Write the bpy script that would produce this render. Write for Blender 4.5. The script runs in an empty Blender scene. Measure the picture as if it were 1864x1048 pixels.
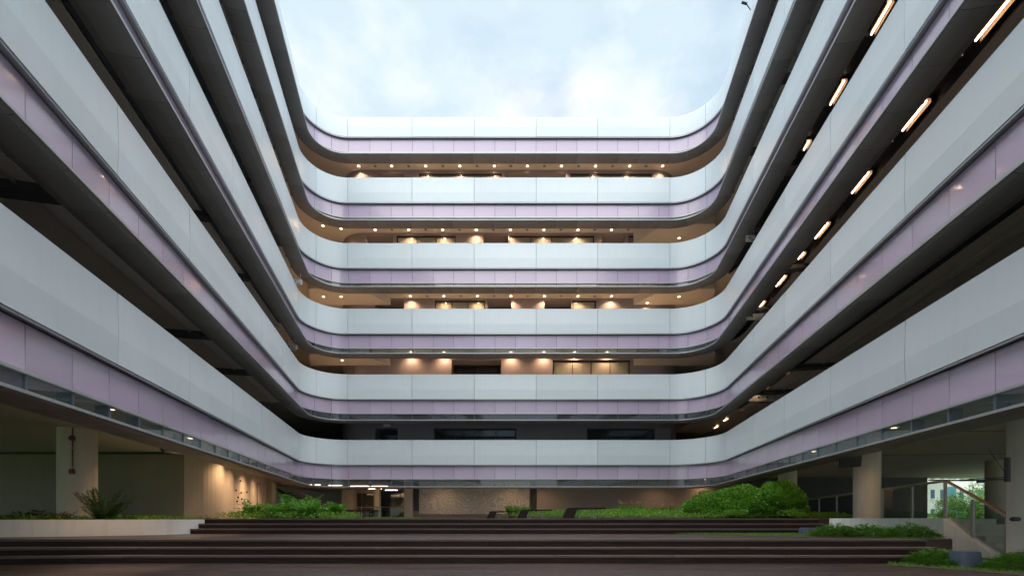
import bpy, bmesh, math, random
from mathutils import Vector, Matrix

random.seed(11)
R = math.radians
scene = bpy.context.scene
COL = scene.collection

# ------------------------------------------------------------------ camera
EYE = 0.915
cam_d = bpy.data.cameras.new("camera")
cam_d.sensor_width = 36.0
cam_d.lens = 16.0
cam_d.shift_y = 0.2243
cam_d.clip_start = 0.05
cam_d.clip_end = 3000
cam = bpy.data.objects.new("camera", cam_d)
cam.location = (0, 0, EYE)
cam.rotation_euler = (R(90), 0, 0)
COL.objects.link(cam)
scene.camera = cam

# ------------------------------------------------------------------ sky, sun, exposure
SUN_EL, SUN_AZ = 73.0, 0.0             # high, from behind the camera, veiled by thin cloud
world = bpy.data.worlds.new("World")
scene.world = world
world.use_nodes = True
wn, wl = world.node_tree.nodes, world.node_tree.links
wn.clear()
w_out = wn.new("ShaderNodeOutputWorld")
w_bg = wn.new("ShaderNodeBackground"); w_bg.inputs["Strength"].default_value = 0.05
sky = wn.new("ShaderNodeTexSky"); sky.sky_type = 'NISHITA'; sky.sun_disc = False
sky.sun_elevation = R(SUN_EL); sky.sun_rotation = R(180 + SUN_AZ)
sky.air_density = 1.0; sky.dust_density = 1.0; sky.ozone_density = 1.0
tc = wn.new("ShaderNodeTexCoord")
mp = wn.new("ShaderNodeMapping"); mp.inputs["Scale"].default_value = (1.0, 1.0, 1.7)
mp.inputs["Location"].default_value = (0.35, 0.1, 0.6)
n1 = wn.new("ShaderNodeTexNoise"); n1.inputs["Scale"].default_value = 2.3; n1.inputs["Detail"].default_value = 9; n1.inputs["Roughness"].default_value = 0.58; n1.inputs["Distortion"].default_value = 0.25
r1 = wn.new("ShaderNodeValToRGB")
r1.color_ramp.elements[0].position = 0.34; r1.color_ramp.elements[0].color = (0.50, 0.50, 0.50, 1)
r1.color_ramp.elements[1].position = 0.52; r1.color_ramp.elements[1].color = (0.95, 0.95, 0.95, 1)
n2 = wn.new("ShaderNodeTexNoise"); n2.inputs["Scale"].default_value = 5.0; n2.inputs["Detail"].default_value = 10; n2.inputs["Roughness"].default_value = 0.55
r2 = wn.new("ShaderNodeValToRGB")
r2.color_ramp.elements[0].position = 0.46; r2.color_ramp.elements[0].color = (2.95, 3.6, 3.9, 1)
r2.color_ramp.elements[1].position = 0.68; r2.color_ramp.elements[1].color = (4.2, 4.35, 4.45, 1)
mx = wn.new("ShaderNodeMix"); mx.data_type = 'RGBA'
wl.new(tc.outputs["Generated"], mp.inputs["Vector"])
wl.new(mp.outputs["Vector"], n1.inputs["Vector"])
wl.new(mp.outputs["Vector"], n2.inputs["Vector"])
wl.new(n1.outputs["Fac"], r1.inputs["Fac"])
wl.new(n2.outputs["Fac"], r2.inputs["Fac"])
wl.new(r1.outputs["Color"], mx.inputs["Factor"])
wl.new(sky.outputs["Color"], mx.inputs["A"])
wl.new(r2.outputs["Color"], mx.inputs["B"])
wl.new(mx.outputs["Result"], w_bg.inputs["Color"])
wl.new(w_bg.outputs["Background"], w_out.inputs["Surface"])

sun_d = bpy.data.lights.new("sun", 'SUN')
sun_d.energy = 1.1
sun_d.angle = R(100)
sun_d.color = (1.0, 0.925, 0.84)
sun = bpy.data.objects.new("sun", sun_d)
sun.rotation_euler = (R(90 - SUN_EL), 0, R(-SUN_AZ))
COL.objects.link(sun)

vs = scene.view_settings
vs.view_transform = 'Standard'; vs.look = 'None'; vs.exposure = 2.35; vs.gamma = 1.0
vs.use_curve_mapping = False
scene.cycles.max_bounces = 8
scene.cycles.diffuse_bounces = 5
scene.cycles.transparent_max_bounces = 24
scene.cycles.sample_clamp_indirect = 4.0
scene.cycles.use_denoising = True

# ------------------------------------------------------------------ materials
MATS = {}
def mat(name, col, rough=0.6, metal=0.0, var=0.0, noise=0.0, nscale=3.0, bump=0.0, bscale=40.0, coat=0.0, spec=0.5, stretch=None, dirt=None):
    m = bpy.data.materials.new(name); m.use_nodes = True
    nt = m.node_tree; N, L = nt.nodes, nt.links
    b = N["Principled BSDF"]
    b.inputs["Base Color"].default_value = (*col, 1)
    b.inputs["Roughness"].default_value = rough
    b.inputs["Metallic"].default_value = metal
    b.inputs["Coat Weight"].default_value = coat
    b.inputs["Coat Roughness"].default_value = 0.06
    b.inputs["Specular IOR Level"].default_value = spec
    cur = None
    if noise or var or bump or dirt:
        t = N.new("ShaderNodeTexCoord"); mpn = N.new("ShaderNodeMapping")
        L.new(t.outputs["Object"], mpn.inputs["Vector"])
        if stretch: mpn.inputs["Scale"].default_value = stretch
        hsv = N.new("ShaderNodeHueSaturation"); hsv.inputs["Color"].default_value = (*col, 1)
        val = None
        if noise:
            nz = N.new("ShaderNodeTexNoise"); nz.inputs["Scale"].default_value = nscale; nz.inputs["Detail"].default_value = 6
            L.new(mpn.outputs["Vector"], nz.inputs["Vector"])
            mr = N.new("ShaderNodeMapRange"); mr.inputs["From Min"].default_value = 0.3; mr.inputs["From Max"].default_value = 0.7
            mr.inputs["To Min"].default_value = 1 - noise; mr.inputs["To Max"].default_value = 1 + noise
            L.new(nz.outputs["Fac"], mr.inputs["Value"]); val = mr.outputs["Result"]
        if var:
            oi = N.new("ShaderNodeObjectInfo")
            mr2 = N.new("ShaderNodeMapRange"); mr2.inputs["To Min"].default_value = 1 - var; mr2.inputs["To Max"].default_value = 1 + var
            L.new(oi.outputs["Random"], mr2.inputs["Value"])
            if val:
                mu = N.new("ShaderNodeMath"); mu.operation = 'MULTIPLY'
                L.new(val, mu.inputs[0]); L.new(mr2.outputs["Result"], mu.inputs[1]); val = mu.outputs[0]
            else: val = mr2.outputs["Result"]
        if val: L.new(val, hsv.inputs["Value"])
        L.new(hsv.outputs["Color"], b.inputs["Base Color"]); cur = hsv.outputs["Color"]
        if dirt:                                   # soft vertical streaks and stains
            m2 = N.new("ShaderNodeMapping"); m2.inputs["Scale"].default_value = (3.0, 3.0, 0.25)
            L.new(t.outputs["Object"], m2.inputs["Vector"])
            nd = N.new("ShaderNodeTexNoise"); nd.inputs["Scale"].default_value = 2.0; nd.inputs["Detail"].default_value = 8; nd.inputs["Roughness"].default_value = 0.65
            L.new(m2.outputs["Vector"], nd.inputs["Vector"])
            rd = N.new("ShaderNodeMapRange"); rd.inputs["From Min"].default_value = 0.50; rd.inputs["From Max"].default_value = 0.78
            rd.inputs["To Max"].default_value = dirt[1]
            L.new(nd.outputs["Fac"], rd.inputs["Value"])
            md = N.new("ShaderNodeMix"); md.data_type = 'RGBA'; md.inputs["B"].default_value = (*dirt[0], 1)
            L.new(rd.outputs["Result"], md.inputs["Factor"]); L.new(cur, md.inputs["A"])
            L.new(md.outputs["Result"], b.inputs["Base Color"])
        if bump:
            nb = N.new("ShaderNodeTexNoise"); nb.inputs["Scale"].default_value = bscale; nb.inputs["Detail"].default_value = 6
            L.new(mpn.outputs["Vector"], nb.inputs["Vector"])
            bp = N.new("ShaderNodeBump"); bp.inputs["Strength"].default_value = bump; bp.inputs["Distance"].default_value = 0.02
            L.new(nb.outputs["Fac"], bp.inputs["Height"]); L.new(bp.outputs["Normal"], b.inputs["Normal"])
    MATS[name] = m
    return m

def emit(name, col, strength):
    m = bpy.data.materials.new(name); m.use_nodes = True
    b = m.node_tree.nodes["Principled BSDF"]
    b.inputs["Base Color"].default_value = (0.8, 0.8, 0.8, 1)
    b.inputs["Emission Color"].default_value = (*col, 1)
    b.inputs["Emission Strength"].default_value = strength
    MATS[name] = m; return m

def glass(name, tint, ior=1.5, rough=0.01, body=0.0, bodycol=(0.1, 0.12, 0.12)):
    m = bpy.data.materials.new(name); m.use_nodes = True
    N, L = m.node_tree.nodes, m.node_tree.links
    N.remove(N["Principled BSDF"]); out = N["Material Output"]
    tr = N.new("ShaderNodeBsdfTransparent"); tr.inputs["Color"].default_value = (*tint, 1)
    gl = N.new("ShaderNodeBsdfGlossy"); gl.inputs["Roughness"].default_value = rough
    fr = N.new("ShaderNodeFresnel")
    ge = N.new("ShaderNodeNewGeometry"); mi = N.new("ShaderNodeMix")        # thin pane: the same reflection on both faces
    mi.inputs["A"].default_value = ior; mi.inputs["B"].default_value = 1 / ior
    L.new(ge.outputs["Backfacing"], mi.inputs["Factor"]); L.new(mi.outputs["Result"], fr.inputs["IOR"])
    base = tr.outputs[0]
    if body:
        df = N.new("ShaderNodeBsdfDiffuse"); df.inputs["Color"].default_value = (*bodycol, 1)
        mb = N.new("ShaderNodeMixShader"); mb.inputs[0].default_value = body
        L.new(tr.outputs[0], mb.inputs[1]); L.new(df.outputs[0], mb.inputs[2]); base = mb.outputs[0]
    mxs = N.new("ShaderNodeMixShader")
    L.new(fr.outputs[0], mxs.inputs[0]); L.new(base, mxs.inputs[1]); L.new(gl.outputs[0], mxs.inputs[2])
    L.new(mxs.outputs[0], out.inputs["Surface"])
    MATS[name] = m; return m

def leaf_mat(name, dark, light, trans=0.35, rough=0.5):
    m = bpy.data.materials.new(name); m.use_nodes = True
    N, L = m.node_tree.nodes, m.node_tree.links
    b = N["Principled BSDF"]; b.inputs["Roughness"].default_value = rough
    g = N.new("ShaderNodeNewGeometry"); rp = N.new("ShaderNodeValToRGB")
    rp.color_ramp.elements[0].color = (*dark, 1); rp.color_ramp.elements[1].color = (*light, 1)
    L.new(g.outputs["Random Per Island"], rp.inputs["Fac"]); L.new(rp.outputs["Color"], b.inputs["Base Color"])
    ts = N.new("ShaderNodeBsdfTranslucent"); L.new(rp.outputs["Color"], ts.inputs["Color"])
    ms = N.new("ShaderNodeMixShader"); ms.inputs[0].default_value = trans
    L.new(b.outputs[0], ms.inputs[1]); L.new(ts.outputs[0], ms.inputs[2])
    L.new(ms.outputs[0], N["Material Output"].inputs["Surface"])
    MATS[name] = m; return m

def plank_mat(name, col, width, rough, axis='Y'):
    m = bpy.data.materials.new(name); m.use_nodes = True
    N, L = m.node_tree.nodes, m.node_tree.links
    b = N["Principled BSDF"]; b.inputs["Specular IOR Level"].default_value = 0.3
    t = N.new("ShaderNodeTexCoord"); s = N.new("ShaderNodeSeparateXYZ"); L.new(t.outputs["Object"], s.inputs[0])
    d = N.new("ShaderNodeMath"); d.operation = 'DIVIDE'; d.inputs[1].default_value = width; L.new(s.outputs[axis], d.inputs[0])
    fl = N.new("ShaderNodeMath"); fl.operation = 'FLOOR'; L.new(d.outputs[0], fl.inputs[0])
    fr = N.new("ShaderNodeMath"); fr.operation = 'FRACT'; L.new(d.outputs[0], fr.inputs[0])
    # each row of boards is cut into lengths with its own offset
    off = N.new("ShaderNodeMath"); off.operation = 'MULTIPLY'; off.inputs[1].default_value = 1.37; L.new(fl.outputs[0], off.inputs[0])
    dx = N.new("ShaderNodeMath"); dx.operation = 'MULTIPLY_ADD'; dx.inputs[1].default_value = 1 / 2.4
    L.new(s.outputs['X'], dx.inputs[0]); L.new(off.outputs[0], dx.inputs[2])
    fx = N.new("ShaderNodeMath"); fx.operation = 'FLOOR'; L.new(dx.outputs[0], fx.inputs[0])
    cb = N.new("ShaderNodeCombineXYZ"); L.new(fl.outputs[0], cb.inputs[0]); L.new(fx.outputs[0], cb.inputs[1])
    wn_ = N.new("ShaderNodeTexWhiteNoise"); wn_.noise_dimensions = '3D'; L.new(cb.outputs[0], wn_.inputs["Vector"])
    mpn = N.new("ShaderNodeMapping"); mpn.inputs["Scale"].default_value = (0.6, 14, 14); L.new(t.outputs["Object"], mpn.inputs["Vector"])
    nz = N.new("ShaderNodeTexNoise"); nz.inputs["Scale"].default_value = 3; nz.inputs["Detail"].default_value = 8; L.new(mpn.outputs[0], nz.inputs["Vector"])
    nb = N.new("ShaderNodeTexNoise"); nb.inputs["Scale"].default_value = 0.5; nb.inputs["Detail"].default_value = 5
    mp2 = N.new("ShaderNodeMapping"); mp2.inputs["Scale"].default_value = (0.5, 2.4, 1); L.new(t.outputs["Object"], mp2.inputs["Vector"]); L.new(mp2.outputs[0], nb.inputs["Vector"])
    hs = N.new("ShaderNodeHueSaturation"); hs.inputs["Color"].default_value = (*col, 1)
    v1 = N.new("ShaderNodeMath"); v1.operation = 'MULTIPLY_ADD'; v1.inputs[1].default_value = 0.5; v1.inputs[2].default_value = 0.75; L.new(wn_.outputs["Value"], v1.inputs[0])
    v2 = N.new("ShaderNodeMath"); v2.operation = 'MULTIPLY_ADD'; v2.inputs[1].default_value = 1.0; v2.inputs[2].default_value = 0.5; L.new(nz.outputs["Fac"], v2.inputs[0])
    v3 = N.new("ShaderNodeMath"); v3.operation = 'MULTIPLY'; L.new(v1.outputs[0], v3.inputs[0]); L.new(v2.outputs[0], v3.inputs[1])
    gp = N.new("ShaderNodeMath"); gp.operation = 'GREATER_THAN'; gp.inputs[1].default_value = 0.06; L.new(fr.outputs[0], gp.inputs[0])
    gp2 = N.new("ShaderNodeMath"); gp2.operation = 'MULTIPLY_ADD'; gp2.inputs[1].default_value = 0.85; gp2.inputs[2].default_value = 0.15; L.new(gp.outputs[0], gp2.inputs[0])
    v4 = N.new("ShaderNodeMath"); v4.operation = 'MULTIPLY'; L.new(v3.outputs[0], v4.inputs[0]); L.new(gp2.outputs[0], v4.inputs[1])
    L.new(v4.outputs[0], hs.inputs["Value"])
    L.new(hs.outputs["Color"], b.inputs["Base Color"])
    rr = N.new("ShaderNodeMapRange"); rr.inputs["From Min"].default_value = 0.35; rr.inputs["From Max"].default_value = 0.65
    rr.inputs["To Min"].default_value = rough - 0.14; rr.inputs["To Max"].default_value = rough + 0.12
    L.new(nb.outputs["Fac"], rr.inputs["Value"]); L.new(rr.outputs["Result"], b.inputs["Roughness"])
    bp = N.new("ShaderNodeBump"); bp.inputs["Strength"].default_value = 0.5; bp.inputs["Distance"].default_value = 0.006
    hb = N.new("ShaderNodeMath"); hb.operation = 'MULTIPLY_ADD'; hb.inputs[1].default_value = 0.3; L.new(nz.outputs["Fac"], hb.inputs[0]); L.new(gp.outputs[0], hb.inputs[2])
    L.new(hb.outputs[0], bp.inputs["Height"]); L.new(bp.outputs[0], b.inputs["Normal"])
    MATS[name] = m; return m

mat("white_panel", (0.67, 0.77, 0.835), 0.38, var=0.045, noise=0.03, nscale=0.6, dirt=((0.42, 0.42, 0.42), 0.10))
mat("parapet_core", (0.30, 0.30, 0.31), 0.7)
mat("flange", (0.40, 0.42, 0.44), 0.4, 0.7)
mat("joint_dark", (0.03, 0.03, 0.034), 0.8)
mat("purple_glass", (0.455, 0.385, 0.525), 0.26, var=0.06, noise=0.05, nscale=0.5, coat=0.6)
mat("silver", (0.42, 0.44, 0.46), 0.45, 0.5, noise=0.06, nscale=2)
mat("mullion", (0.12, 0.15, 0.19), 0.35, 0.3)
mat("soffit_metal", (0.19, 0.185, 0.185), 0.45, 0.1, var=0.12, noise=0.10, nscale=1.2, bump=0.04, bscale=3)
mat("ceiling_paint", (0.74, 0.69, 0.61), 0.8, noise=0.04, nscale=0.7)
mat("ceiling_board", (0.60, 0.53, 0.46), 0.7, var=0.05, noise=0.05, nscale=0.8)
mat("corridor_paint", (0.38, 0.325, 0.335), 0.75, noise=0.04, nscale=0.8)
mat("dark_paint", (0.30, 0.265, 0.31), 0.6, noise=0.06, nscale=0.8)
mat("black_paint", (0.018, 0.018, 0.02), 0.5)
mat("duct", (0.07, 0.07, 0.08), 0.6, noise=0.1)
mat("concrete", (0.60, 0.56, 0.49), 0.75, noise=0.07, nscale=1.2, bump=0.12, bscale=14, dirt=((0.25, 0.23, 0.19), 0.35))
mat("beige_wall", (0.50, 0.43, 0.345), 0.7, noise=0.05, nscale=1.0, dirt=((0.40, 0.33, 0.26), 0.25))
mat("olive_wall", (0.27, 0.26, 0.215), 0.8, noise=0.07, nscale=0.9, dirt=((0.13, 0.125, 0.10), 0.3))
mat("white_render", (0.74, 0.755, 0.77), 0.75, noise=0.05, nscale=1.6, bump=0.1, bscale=18, dirt=((0.38, 0.35, 0.31), 0.35))
mat("brown_wall", (0.26, 0.19, 0.14), 0.65, noise=0.08)
mat("mural_plaster", (0.46, 0.43, 0.40), 0.6, noise=0.05)
mat("rail_metal", (0.30, 0.30, 0.31), 0.4, 0.5)
mat("rail_bright", (0.62, 0.61, 0.59), 0.35, 0.6)
mat("rail_wood", (0.36, 0.20, 0.11), 0.45, noise=0.15, nscale=4, stretch=(1, 8, 8))
mat("red_pipe", (0.15, 0.055, 0.038), 0.5, noise=0.2, nscale=12)
mat("dark_wood", (0.022, 0.014, 0.011), 0.55, noise=0.3, nscale=5, stretch=(0.5, 8, 8), bump=0.1, bscale=30, spec=0.15)
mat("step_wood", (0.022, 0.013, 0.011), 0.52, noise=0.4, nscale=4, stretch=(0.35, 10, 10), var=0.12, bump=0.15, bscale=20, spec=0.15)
mat("soil", (0.05, 0.038, 0.028), 0.95, noise=0.3, nscale=12, bump=0.4, bscale=30)
mat("grey_plastic", (0.04, 0.055, 0.08), 0.75, noise=0.12, nscale=9, bump=0.08)
mat("sign_white", (0.75, 0.74, 0.72), 0.5)
mat("sign_ink", (0.03, 0.03, 0.03), 0.6)
mat("lamp_trim", (0.45, 0.44, 0.42), 0.4, 0.5)
mat("lamp_housing", (0.20, 0.15, 0.11), 0.4)
mat("lamp_off", (0.22, 0.22, 0.21), 0.3)
mat("blind", (0.36, 0.34, 0.29), 0.65, var=0.18, noise=0.06, nscale=1.5, coat=0.9, stretch=(14, 1, 0.3))
mat("dark_glazing", (0.03, 0.035, 0.04), 0.06, var=0.3, coat=0.5)
mat("blue_glazing", (0.05, 0.08, 0.11), 0.08, var=0.2, coat=0.5)
mat("frame_dark", (0.05, 0.05, 0.055), 0.45, 0.4)
mat("bark", (0.11, 0.085, 0.06), 0.9, noise=0.3, nscale=14, bump=0.4, bscale=25)
mat("floor_tile", (0.56, 0.54, 0.50), 0.45, noise=0.06, nscale=1.5)
mat("taupe_wall", (0.27, 0.225, 0.20), 0.7, noise=0.05)
mat("undercroft_ceiling", (0.56, 0.55, 0.46), 0.7, noise=0.06, nscale=0.5, dirt=((0.33, 0.31, 0.25), 0.3))
mat("beige_wall_shaded", (0.24, 0.225, 0.18), 0.75, noise=0.07, nscale=0.8, dirt=((0.17, 0.16, 0.125), 0.3))  # darker copy of the beige wall, its shade put into the colour
mat("paving", (0.30, 0.29, 0.27), 0.85, noise=0.1, nscale=0.4)
mat("far_white", (0.74, 0.74, 0.73), 0.6, noise=0.04, nscale=0.3)
mat("far_window", (0.07, 0.14, 0.20), 0.12, var=0.3)
mat("far_blue", (0.10, 0.30, 0.42), 0.15, var=0.2)
emit("lamp_warm", (1.0, 0.64, 0.34), 2.8)
emit("tube_warm", (1.0, 0.66, 0.40), 3.6)
glass("band_glass", (0.78, 0.84, 0.86), 1.6, body=0.06, bodycol=(0.35, 0.40, 0.43))
glass("rail_glass", (0.80, 0.85, 0.83), 1.4)
mat("tread_wood_lit", (0.092, 0.066, 0.058), 0.5, noise=0.3, nscale=4, stretch=(0.3, 10, 10), var=0.15, spec=0.35)  # lighter than the risers: light falling on treads put into the colour
plank_mat("deck_boards", (0.043, 0.029, 0.027), 0.14, 0.42)
leaf_mat("hedge_leaf", (0.055, 0.18, 0.014), (0.20, 0.44, 0.04))
leaf_mat("fern_leaf", (0.06, 0.19, 0.02), (0.17, 0.40, 0.05))
leaf_mat("juniper_leaf", (0.04, 0.12, 0.012), (0.12, 0.28, 0.03))
leaf_mat("grass_leaf", (0.07, 0.17, 0.02), (0.18, 0.34, 0.05))
leaf_mat("cover_leaf", (0.08, 0.20, 0.015), (0.20, 0.42, 0.04))
leaf_mat("cycad_leaf", (0.012, 0.042, 0.010), (0.04, 0.11, 0.02), 0.15)
leaf_mat("dry_leaf", (0.10, 0.05, 0.03), (0.20, 0.11, 0.06), 0.2)
leaf_mat("petal", (0.55, 0.16, 0.10), (0.70, 0.35, 0.22))
leaf_mat("tree_leaf", (0.05, 0.14, 0.02), (0.18, 0.34, 0.06))
# the mural: plaster combed in waves
def mural_mat():
    m = bpy.data.materials.new("combed_plaster"); m.use_nodes = True
    N, L = m.node_tree.nodes, m.node_tree.links; b = N["Principled BSDF"]
    t = N.new("ShaderNodeTexCoord")
    n = N.new("ShaderNodeTexNoise"); n.inputs["Scale"].default_value = 0.7; n.inputs["Detail"].default_value = 1.5; L.new(t.outputs["Object"], n.inputs["Vector"])
    mu = N.new("ShaderNodeMath"); mu.operation = 'MULTIPLY'; mu.inputs[1].default_value = 110; L.new(n.outputs["Fac"], mu.inputs[0])
    sn = N.new("ShaderNodeMath"); sn.operation = 'SINE'; L.new(mu.outputs[0], sn.inputs[0])
    rp = N.new("ShaderNodeMapRange"); rp.inputs["From Min"].default_value = -1; rp.inputs["To Min"].default_value = 0.80; rp.inputs["To Max"].default_value = 1.12
    L.new(sn.outputs[0], rp.inputs["Value"])
    hs = N.new("ShaderNodeHueSaturation"); hs.inputs["Color"].default_value = (0.46, 0.43, 0.40, 1); L.new(rp.outputs[0], hs.inputs["Value"])
    L.new(hs.outputs[0], b.inputs["Base Color"]); b.inputs["Roughness"].default_value = 0.6
    bp = N.new("ShaderNodeBump"); bp.inputs["Strength"].default_value = 0.6; bp.inputs["Distance"].default_value = 0.02
    L.new(sn.outputs[0], bp.inputs["Height"]); L.new(bp.outputs[0], b.inputs["Normal"])
    MATS["combed_plaster"] = m
mural_mat()
def ground_mat():
    m = bpy.data.materials.new("lawn_ground"); m.use_nodes = True
    N, L = m.node_tree.nodes, m.node_tree.links; b = N["Principled BSDF"]
    t = N.new("ShaderNodeTexCoord"); n = N.new("ShaderNodeTexNoise"); n.inputs["Scale"].default_value = 0.6; n.inputs["Detail"].default_value = 10
    L.new(t.outputs["Object"], n.inputs["Vector"])
    rp = N.new("ShaderNodeValToRGB"); rp.color_ramp.elements[0].color = (0.05, 0.11, 0.02, 1); rp.color_ramp.elements[1].color = (0.13, 0.24, 0.05, 1)
    rp.color_ramp.elements[0].position = 0.35; rp.color_ramp.elements[1].position = 0.65
    L.new(n.outputs["Fac"], rp.inputs["Fac"]); L.new(rp.outputs[0], b.inputs["Base Color"]); b.inputs["Roughness"].default_value = 0.9
    MATS["lawn_ground"] = m
ground_mat()

# ------------------------------------------------------------------ helpers
def link_mesh(name, me, m, parent=None, loc=None, smooth=False):
    if m: me.materials.append(MATS[m])
    o = bpy.data.objects.new(name, me); COL.objects.link(o)
    if parent: o.parent = parent
    if loc is not None: o.location = loc
    if smooth:
        for p in me.polygons: p.use_smooth = True
        me.set_sharp_from_angle(angle=R(28))
    return o
def pydata(name, v, f, m, parent=None, loc=None, smooth=False):
    me = bpy.data.meshes.new(name); me.from_pydata(v, [], f); me.update()
    return link_mesh(name, me, m, parent, loc, smooth)
def bm_obj(name, bm, m, parent=None, loc=None, smooth=False):
    bmesh.ops.recalc_face_normals(bm, faces=bm.faces)
    me = bpy.data.meshes.new(name); bm.to_mesh(me); bm.free()
    return link_mesh(name, me, m, parent, loc, smooth)
def tag(o, label=None, cat=None, group=None, kind=None):
    if label: o["label"] = label
    if cat: o["category"] = cat
    if group: o["group"] = group
    if kind: o["kind"] = kind
    return o
def empty(name, loc, label, cat, group=None, rz=0):
    o = bpy.data.objects.new(name, None); COL.objects.link(o)
    o.location = loc; o.rotation_euler = (0, 0, rz); o.empty_display_size = 0.2
    return tag(o, label, cat, group)
BOXF = [(0, 3, 2, 1), (4, 5, 6, 7), (0, 1, 5, 4), (1, 2, 6, 5), (2, 3, 7, 6), (3, 0, 4, 7)]
def boxv(x0, x1, y0, y1, z0, z1):
    return [(x0, y0, z0), (x1, y0, z0), (x1, y1, z0), (x0, y1, z0), (x0, y0, z1), (x1, y0, z1), (x1, y1, z1), (x0, y1, z1)]
def box(name, x0, x1, y0, y1, z0, z1, m, parent=None, bev=0.0, loc=None):
    if bev:
        bm = bmesh.new(); vs_ = [bm.verts.new(c) for c in boxv(x0, x1, y0, y1, z0, z1)]
        for f in BOXF: bm.faces.new([vs_[i] for i in f])
        bmesh.ops.bevel(bm, geom=bm.edges[:], offset=bev, segments=2, affect='EDGES')
        return bm_obj(name, bm, m, parent, loc)
    return pydata(name, boxv(x0, x1, y0, y1, z0, z1), BOXF, m, parent, loc)
def prism(name, pts, z0, z1, m, parent=None, loc=None):
    """a plan polygon raised from z0 to z1"""
    bm = bmesh.new()
    lo = [bm.verts.new((p[0], p[1], z0)) for p in pts]; hi = [bm.verts.new((p[0], p[1], z1)) for p in pts]
    bm.faces.new(lo); bm.faces.new(hi[::-1]); n = len(pts)
    for i in range(n): bm.faces.new((lo[i], hi[i], hi[(i + 1) % n], lo[(i + 1) % n]))
    bm.normal_update()
    bmesh.ops.triangulate(bm, faces=[f for f in bm.faces if len(f.verts) > 4], quad_method='BEAUTY', ngon_method='EAR_CLIP')
    return bm_obj(name, bm, m, parent, loc)
def tube_bm(bm, pts, rads, n=8, cap=True):
    rings = []
    for i, p in enumerate(pts):
        p = Vector(p)
        d = (Vector(pts[min(i + 1, len(pts) - 1)]) - Vector(pts[max(i - 1, 0)])).normalized()
        a = d.orthogonal().normalized() if i == 0 else (a_prev - d * a_prev.dot(d)).normalized()
        a_prev = a; b_ = d.cross(a); r = rads[i] if isinstance(rads, (list, tuple)) else rads
        rings.append([bm.verts.new(p + (a * math.cos(2 * math.pi * k / n) + b_ * math.sin(2 * math.pi * k / n)) * r) for k in range(n)])
    for i in range(len(rings) - 1):
        for k in range(n):
            bm.faces.new((rings[i][k], rings[i][(k + 1) % n], rings[i + 1][(k + 1) % n], rings[i + 1][k]))
    if cap: bm.faces.new(rings[0][::-1]); bm.faces.new(rings[-1])
def tube(name, pts, rads, m, parent=None, n=8, loc=None):
    bm = bmesh.new(); tube_bm(bm, pts, rads, n); return bm_obj(name, bm, m, parent, loc, True)
def cyl(name, x, y, z0, z1, r, m, parent=None, n=40, r1=None, loc=None):
    bm = bmesh.new(); tube_bm(bm, [(x, y, z0), (x, y, z1)], [r, r if r1 is None else r1], n); return bm_obj(name, bm, m, parent, loc, True)

# ------------------------------------------------------------------ plan of the court: white parapet line
YB = 27.75
XA, XB = -10.02, 9.635
ML, CL = 0.227, 6.14        # left wing edge: X = -(CL + ML*Y)
MR, CR = 0.168, 7.61        # right wing edge: X = CR + MR*Y
Y0 = -9.0
nL, nR = math.hypot(1, ML), math.hypot(1, MR)
RL = (XA + ML * YB + CL) / (nL + ML)
RR = -(XB - MR * YB - CR) / (nR + MR)
cLc = Vector((XA, YB - RL)); cRc = Vector((XB, YB - RR))
aL = math.atan(ML); aR = math.atan(MR)
nrmL = Vector((-1, -ML)) / nL; nrmR = Vector((1, -MR)) / nR
TL = cLc + nrmL * RL; TR = cRc + nrmR * RR
SL0 = Vector((-(CL + ML * Y0), Y0)); SR0 = Vector((CR + MR * Y0, Y0))
l1 = (TL - SL0).length; angL = R(90) + aL; l2 = RL * angL; l3 = XB - XA; angR = R(90) + aR; l4 = RR * angR; l5 = (SR0 - TR).length
S1, S2, S3, S4, S5 = l1, l1 + l2, l1 + l2 + l3, l1 + l2 + l3 + l4, l1 + l2 + l3 + l4 + l5
def P(s, o):
    """plan point at arc length s, o metres outward of the white parapet line"""
    if s <= S1:
        p = SL0 + (TL - SL0) * (s / l1); n = nrmL
    elif s <= S2:
        a = math.atan2(nrmL.y, nrmL.x) - (s - S1) / RL; n = Vector((math.cos(a), math.sin(a))); p = cLc + n * RL
    elif s <= S3:
        p = Vector((XA + s - S2, YB)); n = Vector((0, 1))
    elif s <= S4:
        a = R(90) - (s - S3) / RR; n = Vector((math.cos(a), math.sin(a))); p = cRc + n * RR
    else:
        p = TR + (SR0 - TR) * ((s - S4) / l5); n = nrmR
    return p + n * o
def sL(y): return l1 * (y - Y0) / (TL.y - Y0)
def sR(y): return S4 + l5 * (TR.y - y) / (TR.y - Y0)
def sB(x): return S2 + x - XA
def samples(s0, s1, step=0.075):
    out = [s0]
    for a, b in ((S1, S2), (S3, S4)):
        lo, hi = max(a, s0), min(b, s1)
        if hi - lo > 1e-4:
            n = max(1, math.ceil((hi - lo) / (step * 2)))
            out += [lo + (hi - lo) * i / n for i in range(n + 1)]
    out.append(s1)
    res = []
    for s in sorted(out):
        if not res or s - res[-1] > 1e-4: res.append(s)
    return res
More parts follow.
